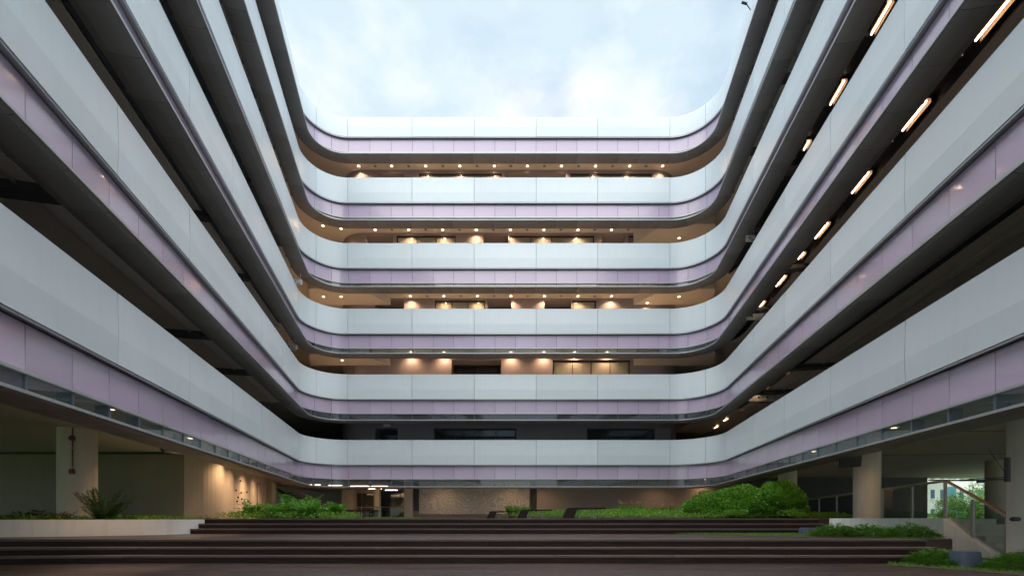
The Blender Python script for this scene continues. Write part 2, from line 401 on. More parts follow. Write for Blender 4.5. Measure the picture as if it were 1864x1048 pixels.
def sweep(name, prof, s0, s1, m, parent, z=0.0, gap=0.0, step=0.075):
    """closed profile [(outward, height)] swept along the plan line from s0 to s1; local origin at its middle"""
    ss = samples(s0 + gap, s1 - gap, step)
    c = P((s0 + s1) / 2, 0); v = []; f = []; n = len(prof)
    for s in ss:
        for (o, h) in prof:
            q = P(s, o); v.append((q.x - c.x, q.y - c.y, h))
    for i in range(len(ss) - 1):
        for k in range(n):
            a, b = i * n + k, i * n + (k + 1) % n
            f.append((a, b, b + n, a + n))
    f.append(tuple(range(n - 1, -1, -1))); f.append(tuple(range((len(ss) - 1) * n, len(ss) * n)))
    bm = bmesh.new(); vv = [bm.verts.new(x) for x in v]
    for q in f: bm.faces.new([vv[i] for i in q])
    pl_ = parent.location if parent else Vector((0, 0, 0))
    return bm_obj(name, bm, m, parent, (c.x - pl_.x, c.y - pl_.y, z - pl_.z), smooth=len(ss) > 2)

# ------------------------------------------------------------------ ground and decks
Z1, Z2, Z3 = 0.0, 0.45, 0.90
def sheet(name, x0, x1, y0, y1, z, m): return pydata(name, [(x0, y0, z), (x1, y0, z), (x1, y1, z), (x0, y1, z)], [(0, 1, 2, 3)], m)
tag(sheet("ground", -900, 900, -900, 1800, -0.12, "lawn_ground"), kind="structure")
tag(box("lower_deck", -26, 9.6, -9, 9.24, -0.1, Z1, "deck_boards"), kind="structure")
tag(box("landing_deck", -26, 9.6, 9.92, 13.34, -0.1, Z2, "deck_boards"), kind="structure")
tag(prism("upper_deck", [(-28, 14.02), (13, 14.02), (13, 12.7), (34, 12.7), (34, 29.5), (16, 29.5), (16, 46), (-28, 46)], -0.1, Z3, "deck_boards"), kind="structure")
st = bpy.data.objects.new("deck_steps", None); COL.objects.link(st); tag(st, kind="structure")
XSR = 8.93
def board_run(name, x0, x1, y0, y1, z0, z1, m, bev, seed):
    rb = random.Random(seed); x = x0
    while x < x1 - 0.01:
        n = min(x1, x + rb.uniform(2.2, 3.0))
        if x1 - n < 0.8: n = x1
        box(name, x + 0.002, n - 0.003, y0 + rb.uniform(0, 0.002), y1, z0, z1 + rb.uniform(-0.0025, 0.0), m, st, bev=bev); x = n
for i in range(3):                                    # lower flight
    z0, z1, y = 0.15 * i, 0.15 * (i + 1), 9.2 + 0.3 * i
    board_run("riser", -7.85, XSR, y + 0.02, y + 0.06, z0 + 0.003, z1 - 0.044, "step_wood", 0, 10 + i)
    board_run("tread", -7.85, XSR + 0.02, y, y + 0.296, z1 - 0.04, z1 + (0.0 if i < 2 else 0.006), "tread_wood_lit", 0.006, 20 + i)
    if i < 2:                                         # at the left the flight bends towards the viewer
        dx, dy = -9.0, -0.9
        for nm, oy, t, a, b, mm in (("riser", 0.02, 0.04, z0 + 0.003, z1 - 0.044, "step_wood"), ("tread", 0.0, 0.30, z1 - 0.04, z1, "tread_wood_lit")):
            xs = -7.854
            prism(nm, [(xs, y + oy), (xs, y + oy + t), (xs + dx, y + oy + t + dy * 0.2), (xs + dx, y + oy + dy)], a, b, mm, st)
    else:
        board_run("riser", -20, -7.854, y + 0.02, y + 0.06, z0 + 0.003, z1 - 0.044, "step_wood", 0, 30)
        board_run("tread", -20, -7.854, y, y + 0.296, z1 - 0.04, z1 + 0.006, "tread_wood_lit", 0.006, 31)
for i in range(3):                                    # upper flight
    z0, z1, y = Z2 + 0.15 * i, Z2 + 0.15 * (i + 1), 13.3 + 0.3 * i
    board_run("riser", -9.6, 9.36, y + 0.02, y + 0.06, z0 + 0.003, z1 - 0.044, "step_wood", 0, 40 + i)
    board_run("tread", -9.6, 9.38, y, y + 0.296, z1 - 0.04, z1 + (0.0 if i < 2 else 0.006), "tread_wood_lit", 0.006, 50 + i)

def floor_sheet(name, pts, z, m):
    o = pydata(name, [(x, y, z) for x, y in pts], [tuple(range(len(pts)))], m); tag(o, kind="structure")
floor_sheet("undercroft_floor", [(13.1, 13.0), (33.9, 13.0), (33.9, 28.85), (15.4, 28.85), (13.6, 20)], Z3 + 0.004, "floor_tile")
floor_sheet("passage_floor", [(-27.8, 27.2), (15.3, 27.2), (15.3, 45.9), (-27.8, 45.9)], Z3 + 0.004, "floor_tile")
floor_sheet("wing_floor", [(-27.8, 14.3), (-10.7, 14.3), (-10.7, 17.6), (-27.8, 17.6)], Z3 + 0.004, "floor_tile")
floor_sheet("bounce_paving", [(9.7, -40), (60, -40), (60, 33), (34.2, 33), (34.2, 10.9), (9.7, 10.9)], -0.112, "floor_tile")  # pale paving added to bounce light up under the right wing
# ------------------------------------------------------------------ the building
bld = empty("courtyard_building", (0, 0, 0), "curved white and lilac office building with six open galleries round the court", "building")
ZB = [EYE + 3.25 + 4.0 * k for k in range(6)]         # underside of each white parapet
HC = [0.72, 1.10, 1.10, 0.78, 1.14, 1.34]             # ceiling above the ledge
ZLIP = [z - 1.405 for z in ZB]
ZCEIL = [ZLIP[k] + HC[k] for k in range(6)]
VIS = [5.5, 5.5, 7.5, 11.0, 14.5, 18.0]               # nearest depth each storey shows

jL = [9.63 + 3.15 * k for k in range(-6, 5)]          # joint depths, left wing
jR = [10.97 + 3.36 * k for k in range(-6, 4)]
def panel_joints(k):
    left = [0.0] + [sL(y) for y in jL if sL(y) > 0.5] + [S1]
    right = [S4] + [sR(y) for y in sorted(jR, reverse=True) if sR(y) < S5 - 0.5] + [S5]
    arcL = S1 + l2 * 0.47; arcR = S3 + l4 * 0.53
    return left + [arcL, S2] + [sB(x) for x in (-6.10, -2.31, 1.475, 5.23)] + [S3, arcR] + right
def fine_joints(k):
    pj = panel_joints(k); out = []
    for a, b in zip(pj[:-1], pj[1:]):
        mid = P((a + b) / 2, 0)
        hidden = mid.y < VIS[k] - 2.0
        n = 1 if hidden else (2 if (S1 <= a < S2 - 1e-6 or S3 <= a < S4 - 1e-6) else 3)
        if abs(b - S3) < 1e-6:
            out += [a, a + 1.26, a + 2.52, a + 3.78]; continue
        out += [a + (b - a) * i / n for i in range(n)]
    return out + [pj[-1]]
def soffit_joints(k):
    pj = fine_joints(k)
    return pj
def ring_slab(name, z0, z1, m, parent):
    """a U-shaped slab from the court edge out to the outer walls"""
    pairs = [(P(0, 0.33), (-28, Y0)), (P(S1, 0.33), (-28, 26))]
    for i in range(1, 16):
        t = i / 15; q = (-28, 26 + 40 * t) if t <= 0.5 else (-28 + (t - 0.5) * 2 * 17.5, 46)
        pairs.append((P(S1 + l2 * t, 0.33), q))
    pairs.append((P(S3, 0.33), (10, 46)))
    for i in range(1, 16):
        t = i / 15; q = (10 + 12 * t, 46) if t <= 0.5 else (16, 46 - (t - 0.5) * 2 * 16.5)
        pairs.append((P(S3 + l4 * t, 0.33), q))
    pairs.append((P(S4 + 0.05, 0.33), (34, 29.5))); pairs.append((P(S5, 0.33), (34, Y0)))
    bm = bmesh.new(); rows = []
    for a, b in pairs:
        rows.append([bm.verts.new((a.x, a.y, z0)), bm.verts.new((b[0], b[1], z0)), bm.verts.new((b[0], b[1], z1)), bm.verts.new((a.x, a.y, z1))])
    for r0, r1 in zip(rows[:-1], rows[1:]):
        for k in range(4): bm.faces.new((r0[k], r0[(k + 1) % 4], r1[(k + 1) % 4], r1[k]))
    bm.faces.new(rows[0]); bm.faces.new(rows[-1][::-1])
    return bm_obj(name, bm, m, parent)
PTOP = [1.5] * 5 + [1.18]
for k in range(6):
    zb = ZB[k]
    pj, fj = panel_joints(k), fine_joints(k)
    pt = PTOP[k]
    core = sweep("parapet", [(0.13, 0.03), (0.13, pt - 0.03), (0.30, pt - 0.03), (0.30, 0.03)], 0, S5, "parapet_core", bld, zb, step=0.15)
    for a, b in zip(pj[:-1], pj[1:]):
        jo, jz = random.uniform(-0.005, 0.005), random.uniform(-0.004, 0.004)
        sweep("parapet_panel", [(0.022 + jo, pt), (jo, 0.57), (0.022 + jo, 0.0), (0.10, 0.0), (0.06, 0.57), (0.10, pt)], a, b, "white_panel", core, zb + jz, gap=0.011)
    fas = sweep("fascia", [(0.215, -0.86), (0.215, -0.008), (0.33, -0.008), (0.33, -0.86)], 0, S5, "joint_dark", bld, zb, step=0.15)
    for a, b in zip(pj[:-1], pj[1:]):
        sweep("flange", [(0.04, -0.050), (0.04, -0.010), (0.215, -0.010), (0.215, -0.025), (0.06, -0.025), (0.06, -0.050)], a, b, "flange", fas, zb, gap=0.005)
    for a, b in zip(fj[:-1], fj[1:]):
        jo = random.uniform(-0.004, 0.004)
        sweep("spandrel_panel", [(0.17 + jo, -0.838), (0.17 - jo, -0.06), (0.20, -0.06), (0.20, -0.838)], a, b, "purple_glass", fas, zb, gap=0.008)
    band = sweep("transom", [(0.11, -0.895), (0.11, -0.842), (0.25, -0.842), (0.25, -0.895)], 0, S5, "silver", bld, zb, step=0.15)
    for a, b in zip(fj[:-1], fj[1:]):
        sweep("glass_pane", [(0.170, -1.35), (0.170, -0.897), (0.182, -0.897), (0.182, -1.35)], a, b, "band_glass", band, zb, gap=0.02)
        if P(a, 0).y > VIS[k] - 2.0 and 0 < a < S5:
            sweep("mullion", [(0.15, -1.35), (0.15, -0.897), (0.42, -0.897), (0.42, -1.35)], a - 0.019, a + 0.019, "mullion", band, zb)
    led = sweep("ledge", [(-0.45, -1.405), (-0.45, -1.352), (0.30, -1.352), (0.30, -1.405)], 0, S5, "silver", bld, zb, step=0.15)
    for a, b in zip(fj[:-1], fj[1:]):
        sweep("soffit_panel", [(-0.435, -1.408), (-0.41, -1.432), (-0.34, -1.452), (-0.2, -1.462), (0.15, -1.462), (0.31, -1.44), (0.31, -1.408)],
              a, b, "soffit_metal", led, zb, gap=0.006)
    # slab with the ceiling below it and the floor above it
    top = zb + (0.4 if k < 5 else 0.9)
    ring_slab("floor_slab", ZCEIL[k], top, "ceiling_paint" if k else "undercroft_ceiling", bld)

# outer walls that close the wings behind the galleries
zlo, zhi = ZCEIL[0] + 0.01, ZB[5] + 0.88
for (x0, x1, y0, y1) in ((-28.3, -28.004, Y0, 46), (-28, 16, 46.004, 46.3), (16.004, 16.3, 29.8, 46), (16.31, 34, 29.504, 29.8), (34.004, 34.3, Y0, 29.5),
                         (-28, SL0.x - 0.4, Y0 - 0.3, Y0 - 0.004), (SR0.x + 0.4, 34, Y0 - 0.3, Y0 - 0.004)):
    box("outer_wall", x0, x1, y0, y1, zlo, zhi, "far_white", bld)

# gallery walls: the back range between the wings, its openings as listed
YW = 30.35
def px(x, y=YW): return (x - 932) * y / 828.0
OPEN = {                                              # storey below parapet k: (kind, left px, right px, number of panes), head height px
    5: (315, [("door", 690, 735, 1), ("window", 762, 914, 4), ("door", 920, 1030, 2), ("window", 1038, 1187, 4)]),
    4: (428, [("door", 667, 715, 1), ("window", 722, 830, 3), ("door", 880, 925, 1), ("window", 927, 1082, 4), ("door", 1095, 1138, 1), ("window", 1144, 1222, 2)]),
    3: (546, [("door", 683, 735, 1), ("window", 791, 883, 3), ("door", 888, 931, 1), ("door", 991, 1040, 1), ("window", 1042, 1085, 1)]),
    2: (655, [("door", 822, 912, 2), ("window", 1006, 1147, 4)]),
    1: (779, [("door", 683, 724, 1), ("window", 790, 940, 4), ("window", 1068, 1220, 4)]),
}
ENDR = 2.0
XWL, XWR = -9.9, 9.5
for k in range(1, 6):
    zf, zc = ZB[k - 1] + 0.41, ZCEIL[k] - 0.004
    head_px, ops = OPEN[k]
    zh = EYE + (942 - head_px) * YW / 828.0
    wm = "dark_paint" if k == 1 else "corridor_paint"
    # solid piers between openings
    xs = XWL; piers = []
    for (kind, a, b, n) in ops:
        piers.append((xs, px(a))); xs = px(b)
    piers.append((xs, XWR))
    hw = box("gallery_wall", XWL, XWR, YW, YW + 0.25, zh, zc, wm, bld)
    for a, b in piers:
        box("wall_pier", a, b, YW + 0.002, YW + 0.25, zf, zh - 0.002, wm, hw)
    for sx, xc in ((-1, XWL), (1, XWR)):              # the wall rounds away at both ends
        pts = [(xc + sx * ENDR * math.sin(t), YW + ENDR - ENDR * math.cos(t)) for t in [R(90) * i / 10 for i in range(11)]]
        q = [(xc + sx * (ENDR - 0.2) * math.sin(t), YW + ENDR - (ENDR - 0.2) * math.cos(t)) for t in [R(90) * i / 10 for i in range(11)]]
        pts = pts + [(xc + sx * ENDR, 45.5), (xc + sx * (ENDR - 0.2), 45.5)] + q[::-1]
        prism("end_wall", pts, zf, zc, wm, hw)
    for (kind, a, b, n) in ops:
        x0, x1 = px(a) + 0.004, px(b) - 0.004
        dep = 0.10 if kind == "window" else 1.1
        fr = pydata(kind + "_frame" if kind == "window" else "door_frame",
                    boxv(x0, x1, YW + dep + 0.05, YW + dep + 0.10, zf, zf + 0.06) + boxv(x0, x1, YW + dep - 0.02, YW + dep + 0.10, zh - 0.09, zh - 0.004)
                    + boxv(x0, x0 + 0.06, YW + dep - 0.02, YW + dep + 0.1, zf + 0.062, zh - 0.092) + boxv(x1 - 0.06, x1, YW + dep - 0.02, YW + dep + 0.1, zf + 0.062, zh - 0.092),
                    [tuple(i + 8 * j for i in f) for j in range(4) for f in BOXF], "frame_dark", bld)
        if kind == "door":                            # recess cheeks and top
            for xx0, xx1 in ((x0 - 0.2, x0 - 0.003), (x1 + 0.003, x1 + 0.2)):
                box("reveal", xx0, xx1, YW + 0.252, YW + dep + 0.1, zf, zh + 0.02, wm, fr)
            box("reveal", x0 - 0.2, x1 + 0.2, YW + 0.252, YW + dep + 0.1, zh + 0.022, zh + 0.1, wm, fr)
        w = (x1 - x0 - 0.12) / n
        for i in range(n):
            xa = x0 + 0.06 + w * i
            pm = "blind" if kind == "window" and k > 1 else "dark_glazing"
            box("window_pane" if kind == "window" else "door_leaf", xa + 0.02, xa + w - 0.02, YW + dep + 0.03, YW + dep + 0.045, zf + 0.062, zh - 0.092, pm, fr)
            if i: box("mullion", xa - 0.022, xa + 0.022, YW + dep, YW + dep + 0.08, zf + 0.062, zh - 0.092, "frame_dark", fr)
        if kind == "door" and n == 1:
            tube("door_handle", [((x0 + x1) / 2 + 0.3, YW + dep, zf + 0.8), ((x0 + x1) / 2 + 0.3, YW + dep, zf + 1.5)], 0.016, "silver", fr, 6)
    # wing walls along the side galleries with glazing
    for side in (0, 1):
        sa, sb_ = (0.2, sL(26.5)) if side == 0 else (sR(26.5), S5 - 0.2)
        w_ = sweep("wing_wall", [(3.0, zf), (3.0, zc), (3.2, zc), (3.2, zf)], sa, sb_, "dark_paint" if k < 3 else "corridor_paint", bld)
        y = max(VIS[k] - 1.0, 6.0)
        ysl = [y + 2.6 * i for i in range(12) if y + 2.6 * i < 24]
        for i, yy in enumerate(ysl):
            s_ = sL(yy) if side == 0 else sR(yy + 2.0)
            fr = sweep("window_frame", [(2.96, zf + 0.5), (2.96, zf + 2.32), (2.995, zf + 2.32), (2.995, zf + 0.5)], s_, s_ + 2.0, "frame_dark", w_)
            for j in range(2):
                sweep("window_pane", [(2.945, zf + 0.56), (2.945, zf + 2.26), (2.957, zf + 2.26), (2.957, zf + 0.56)], s_ + 0.05 + j * 0.97, s_ + 0.98 + j * 0.97, "dark_glazing", w_)
    # lowered ceilings of the side galleries
    for side in (0, 1):
        sa, sb_ = (0.2, sL(24.6)) if side == 0 else (sR(24.6), S5 - 0.2)
        if k in (2, 3) and side == 1: lo = 0.42
        elif k >= 4: lo = 0.22
        else: lo = 0.36
        z = ZLIP[k] + lo
        a0 = 1.56 if side == 1 and k in (1, 2, 3) else 0.75
        n = 14
        for i in range(n):
            sweep("ceiling_board", [(a0, z), (a0, z + 0.05), (2.98, z + 0.05), (2.98, z)], sa + (sb_ - sa) * i / n, sa + (sb_ - sa) * (i + 1) / n, "ceiling_board", bld, gap=0.004)
        if side == 1 and k in (1, 2, 3):
            sweep("ceiling_slat", [(0.36, z + 0.02), (0.36, z + 0.06), (0.56, z + 0.06), (0.56, z + 0.02)], sR(26.3), S5 - 0.2, "ceiling_board", bld)
            for q in range(5):                        # long grooved slats beside the light trough
                sweep("ceiling_slat", [(1.04 + 0.1 * q, z + 0.02), (1.04 + 0.1 * q, z + 0.06), (1.125 + 0.1 * q, z + 0.06), (1.125 + 0.1 * q, z + 0.02)], sR(26.3), S5 - 0.2, "ceiling_board", bld)
            sweep("light_trough", [(0.57, z + 0.25), (0.57, z + 0.27), (1.03, z + 0.27), (1.03, z + 0.25)], sR(26.3), S5 - 0.2, "black_paint", bld)
            sweep("trough_side", [(1.015, z), (1.015, z + 0.245), (1.03, z + 0.245), (1.03, z)], sR(26.3), S5 - 0.2, "black_paint", bld)
        # beams and service duct
        for yy in ((8.6, 15.3, 19.2) if side == 0 else (18.9, 22.6)):
            if k > 3 and yy < 15: continue
            s_ = sL(yy) if side == 0 else sR(yy)
            sweep("cross_beam", [(0.36, z - 0.16), (0.36, z - 0.004), (2.98, z - 0.004), (2.98, z - 0.16)], s_, s_ + 0.35, "duct", bld)
        if k < 4:
            sp_ = (0.3, sL(24)) if side == 0 else (sR(24), S5 - 0.3)
            for oo in ((1.05, 1.95) if side == 0 else (1.75, 2.3)):
                sweep("service_pipe", [(oo, z - 0.07), (oo, z - 0.03), (oo + 0.04, z - 0.03), (oo + 0.04, z - 0.07)], sp_[0], sp_[1], "lamp_trim", bld)
        if side == 0 and k < 4:
            sweep("service_duct", [(0.40, z + 0.02), (0.40, z + 0.22), (0.70, z + 0.22), (0.70, z + 0.02)], 0.3, sL(24), "duct", bld)
# bulkheads lowered at the corners of the back range
for k, s_ in ((2, -1), (2, 1), (3, -1), (3, 1), (4, 1)):
    z = ZLIP[k] + (0.30 if k == 2 else 0.34)
    x_in, x_tip = (8.9, 8.1)
    pts = [(s_ * (x_in + 0.5), 28.2), (s_ * x_tip, YW - 0.01), (s_ * 13.4, YW - 0.01), (s_ * 12.6, 28.2)]
    prism("ceiling_bulkhead", pts, z, ZCEIL[k] - 0.006, "ceiling_paint", bld)

# ---- ground storey
ZG = ZCEIL[0] - 0.004
def col(x, y, r=0.37): return cyl("column", x, y, Z1 if y < 13 else Z3, ZG, r, "concrete", bld, 48)
colA = col(-12.6, 13.2, 0.44)
for x, y in ((10.75, 9.4), (11.62, 14.9), (12.66, 20.9)): col(x, y)
col(21.75, 20.4, 0.40)
# left block: plain wall towards the viewer, rounded corner, beige flank running back
c0 = Vector((-12.75, 18.55)); rr = 0.85
fl_dir = Vector((-4.1, 11.3)).normalized(); fl_n = Vector((fl_dir.y, -fl_dir.x))
arc = []
a0, a1 = math.atan2(-1, 0), math.atan2(fl_n.y, fl_n.x)
for i in range(11):
    a = a0 + (a1 - a0) * i / 10; arc.append((c0.x + rr * math.cos(a), c0.y + rr * math.sin(a)))
e = Vector(arc[-1]); fe = e + fl_dir * 11.0
prism("block_wall", [(-27.9, 17.7), (c0.x - 0.002, 17.7), (c0.x - 0.002, 18.0), (-27.9, 18.0)], Z3, ZG, "beige_wall_shaded", bld)  # same wall as the flank, shade painted into its material
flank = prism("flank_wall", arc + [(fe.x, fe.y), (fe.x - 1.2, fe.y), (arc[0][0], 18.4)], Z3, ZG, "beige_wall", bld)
pr = box("picture_rail", -27.9, c0.x, 17.64, 17.695, ZG - 0.09, ZG - 0.01, "black_paint", bld)
def on_flank(t, h, w, hh, d, m, nm):
    """a small panel on the beige flank, t metres along, h above the deck"""
    p = e + fl_dir * t
    v = []
    for dn in (0.004, d):
        for (u, z) in ((-w / 2, h), (w / 2, h), (w / 2, h + hh), (-w / 2, h + hh)):
            q = p + fl_dir * u + fl_n * dn; v.append((q.x, q.y, Z3 + z))
    return pydata(nm, v, [(0, 1, 2, 3), (7, 6, 5, 4), (0, 4, 5, 1), (1, 5, 6, 2), (2, 6, 7, 3), (3, 7, 4, 0)], m, flank)
for t in (1.9, 2.9, 4.2, 5.4): on_flank(t, 0.1, 0.015, 2.2, 0.008, "brown_wall", "panel_joint")
for t, h in ((2.2, 1.25), (2.4, 0.75), (2.6, 0.95), (3.1, 1.75), (3.3, 1.2), (3.4, 0.9), (3.6, 0.7), (4.6, 1.3), (4.9, 0.85)):
    on_flank(t, h, 0.09, 0.07, 0.05, "dark_wood", "fixing_plate")
dr = on_flank(7.9, 0.02, 1.0, 2.0, 0.05, "brown_wall", "flank_door"); on_flank(7.9, 0.06, 0.86, 1.88, 0.07, "beige_wall", "flank_door_leaf")
on_flank(2.3, 0.02, 0.6, 0.25, 0.08, "brown_wall", "access_panel")

# back range, ground storey
YG = 31.0
def gx(p, y=YG): return (p - 932) * y / 828.0
box("ground_wall", gx(977), 15.98, YG, YG + 0.3, Z3, ZG, "taupe_wall", bld)
box("ground_wall", gx(752), gx(965), YG + 0.12, YG + 0.4, Z3, ZG, "taupe_wall", bld)
box("door_leaf", gx(752) + 0.03, gx(762), YG + 0.06, YG + 0.11, Z3 + 0.5, ZG, "frame_dark", bld)
box("leak_blocker", gx(955), gx(985), YG + 0.45, YG + 0.6, Z3, ZG, "dark_paint", bld)  # added behind the gap to keep sky light from leaking in
box("leak_blocker", gx(745), gx(770), YG + 0.45, YG + 0.6, Z3, ZG, "dark_paint", bld)  # likewise added to block sky light by the pier
box("door_leaf", gx(966), gx(976), YG + 0.06, YG + 0.11, Z3, ZG, "black_paint", bld)  # not a door: black board standing for the dark slot
box("pier", gx(737), gx(752), YG - 0.25, YG + 0.4, Z3, ZG, "beige_wall", bld)
box("pier", gx(683, 33), gx(690.5, 33), 33, 33.4, Z3, ZG, "beige_wall", bld)
box("pier", gx(479, 29), gx(495, 29), 29, 29.5, Z3, ZG, "beige_wall", bld)
box("pier", gx(622, 36), gx(645, 36), 36, 36.5, Z3, ZG, "beige_wall", bld)
lw = box("lobby_wall", gx(646, 36.6), gx(684, 36.6), 36.6, 36.9, Z3, ZG, "beige_wall", bld)
for i, (a, b) in enumerate(((650, 658), (659, 667), (668, 680))):
    box("lobby_door", gx(a, 36.5), gx(b, 36.5), 36.53, 36.58, Z3, Z3 + 2.0, "dark_glazing", lw)
# blue curtain wall far in the passage
cw = box("curtain_wall", gx(690, 39), gx(740, 39), 39.0, 39.1, Z3, ZG, "frame_dark", bld)
for i in range(5):
    for j in range(3):
        xa = gx(691 + i * 9.6, 38.9)
        box("curtain_pane", xa, xa + 0.42, 38.93, 38.98, Z3 + 0.05 + j * 0.86, Z3 + 0.86 + j * 0.86, "blue_glazing", cw)
box("lobby_back_wall", -27.9, gx(690, 39), 40, 40.2, Z3, ZG, "dark_paint", bld)
# dropped brown ceiling of the passage with its light strips
box("passage_ceiling", -16.5, -8.0, 29.2, 38.8, ZG - 0.32, ZG - 0.24, "brown_wall", bld)
# stair rising to the left behind the planting
sx0, sx1, ysr = gx(603, 30.2), gx(505, 30.2), 30.2
flight = prism("stair_flight", [(0, 0), (1, 0), (1, 1), (0, 1)], 0, 0.001, "dark_wood", bld)
bpy.data.objects.remove(flight)
nst = 11
sv, sf = [], []
stair = pydata("stair_stringer", [(sx0, ysr, Z3), (sx0 - 0.35, ysr, Z3), (sx1, ysr, Z3 + 1.62), (sx1, ysr, Z3 + 2.0), (sx0, ysr + 0.08, Z3), (sx0 - 0.35, ysr + 0.08, Z3), (sx1, ysr + 0.08, Z3 + 1.62), (sx1, ysr + 0.08, Z3 + 2.0)],
               [(0, 1, 2, 3), (7, 6, 5, 4), (0, 4, 5, 1), (1, 5, 6, 2), (2, 6, 7, 3), (3, 7, 4, 0)], "dark_wood", bld)
for i in range(nst):
    xa = sx0 + (sx1 - sx0) * i / nst
    box("stair_tread", xa + (sx1 - sx0) / nst, xa, ysr + 0.1, ysr + 1.5, Z3 + 0.10 + 1.75 * i / nst, Z3 + 0.15 + 1.75 * i / nst, "dark_wood", stair)
for dz in (0.62, 0.82):
    tube("stair_handrail", [(sx0 + 0.2, ysr - 0.02, Z3 + dz - 0.25), (sx1, ysr - 0.02, Z3 + dz + 1.72)], 0.025, "rail_wood", stair)

# dark core wall and ceiling joints on the right
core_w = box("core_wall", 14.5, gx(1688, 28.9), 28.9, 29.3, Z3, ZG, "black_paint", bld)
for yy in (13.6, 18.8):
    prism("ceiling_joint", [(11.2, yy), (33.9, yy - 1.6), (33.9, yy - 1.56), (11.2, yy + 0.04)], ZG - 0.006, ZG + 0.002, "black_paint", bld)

# ------------------------------------------------------------------ lamps
def at(x, y, d): return ((x - 932) * d / 828.0, d, EYE + (942 - y) * d / 828.0)
ORD = ["first", "second", "third", "fourth", "fifth", "topmost"]
def ring_mesh():
    bm = bmesh.new(); n = 20
    prof = [(0.105, 0.0), (0.105, -0.012), (0.085, -0.016), (0.078, -0.004)]
    rows = [[bm.verts.new((r * math.cos(2 * math.pi * i / n), r * math.sin(2 * math.pi * i / n), z)) for i in range(n)] for r, z in prof]
    for a, b in zip(rows[:-1], rows[1:]):
        for i in range(n): bm.faces.new((a[i], a[(i + 1) % n], b[(i + 1) % n], b[i]))
    me = bpy.data.meshes.new("trim_ring"); bm.to_mesh(me); bm.free(); me.materials.append(MATS["lamp_trim"]); return me
def lens_mesh(m):
    bm = bmesh.new(); bmesh.ops.create_circle(bm, cap_ends=True, segments=20, radius=0.08)
    for f in bm.faces:
        if f.normal.z > 0: f.normal_flip()
    me = bpy.data.meshes.new("lens"); bm.to_mesh(me); bm.free(); me.materials.append(MATS[m]); return me
RING, LENS_ON, LENS_OFF = ring_mesh(), lens_mesh("lamp_warm"), lens_mesh("lamp_off")
SPOT = bpy.data.lights.new("downlight_bulb", 'SPOT')
SPOT.energy = 26; SPOT.color = (1.0, 0.63, 0.36); SPOT.spot_size = R(140); SPOT.spot_blend = 0.85; SPOT.shadow_soft_size = 0.05
SPOT_G = SPOT.copy(); SPOT_G.energy = 44
SPOT_L = SPOT.copy(); SPOT_L.energy = 42
SPOT_P = SPOT.copy(); SPOT_P.energy = 13
SPOT_R = SPOT.copy(); SPOT_R.energy = 16
def downlight(x, y, z, lit, label, group, spot=SPOT):
    o = bpy.data.objects.new("downlight", None); COL.objects.link(o); o.location = (x, y, z - 0.001); o.empty_display_size = 0.1
    tag(o, label, "downlight", group)
    r = bpy.data.objects.new("trim_ring", RING); COL.objects.link(r); r.parent = o
    l = bpy.data.objects.new("lens", LENS_ON if lit else LENS_OFF); COL.objects.link(l); l.parent = o; l.location.z = -0.005
    if lit:
        b = bpy.data.objects.new("bulb", spot); COL.objects.link(b); b.parent = o; b.location.z = -0.03
    return o
YD = 30.02
GAL = {1: "second", 2: "third", 3: "fourth", 4: "fifth", 5: "topmost"}
LIT = {5: [653, 713, 775, 837, 900, 960, 1022, 1084, 1146, 1206],
       4: [683, 744, 806, 867, 929, 990, 1052, 1113, 1174],
       3: [747, 808, 869, 930, 991, 1052, 1113],
       2: [688, 748, 808, 930, 990, 1046, 1105, 1170]}
NAMES = {5: "topmost back gallery", 4: "second back gallery from the top", 3: "third back gallery from the top", 2: "fourth back gallery from the top"}
NTH = ["leftmost", "second", "third", "fourth", "fifth", "sixth", "seventh", "eighth", "ninth", "tenth"]
for k, xs in LIT.items():
    for i, x in enumerate(xs):
        downlight(px(x, YD), YD, ZCEIL[k], True, NTH[i] + (" lit downlight" if i == 0 else " lit downlight from the left") + " in the " + NAMES[k], "lit downlights of the " + NAMES[k])
    if k in (3, 4, 5):
        for i, (a, b) in enumerate(zip(xs[:-1], xs[1:])):
            downlight(px((a + b) / 2, YD), YD, ZCEIL[k], False, NTH[i] + (" unlit downlight" if i == 0 else " unlit downlight from the left") + " in the " + NAMES[k], "unlit downlights of the " + NAMES[k])
for k, x, y, zz in ((4, 588, 29.6, None), (4, 621, 29.9, None), (4, 1236, 29.6, 0.34), (3, 589, 29.2, 0.34), (3, 621, 29.2, 0.34), (3, 1236, 29.2, 0.34), (3, 1178, 30.05, 0.34), (2, 623, 29.3, 0.30), (3, 683, 30.05, None)):
    z = ZCEIL[k] if zz is None else ZLIP[k] + zz
    downlight(px(x, y), y, z, True, {588: "outer", 589: "outer", 621: "inner", 623: "single", 683: "innermost", 1236: "outer", 1178: "inner"}[x] + " lit downlight at the " + ("left" if x < 900 else "right") + " corner of the " + NAMES[k], "corner downlights of the " + NAMES[k] + (" left" if x < 900 else " right"))
for i, x in enumerate((618, 681, 803, 928, 989, 1203)):
    downlight(px(x, 29.8), 29.8, ZG, True, NTH[i] + " lit downlight" + (" from the left" if i else "") + " over the ground floor passage along the back", "downlights over the back passage", SPOT_P)
downlight(px(1283, 30.4), 30.4, ZG, True, "round lit downlight behind the big clipped hedge under the gallery", None, SPOT_P)
for i, yy in enumerate((10.9, 14.8, 18.8, 23.0, 26.3)):
    p = P(sL(min(yy, 24.8)), 0.85) if yy < 25 else Vector((-12.6, 26.4))
    downlight(p.x, p.y, ZG, True, ["nearest", "second nearest", "third nearest", "fourth nearest", "farthest"][i] + " lit downlight under the left wing behind the lowest glass band", "downlights under the left wing", SPOT_L)
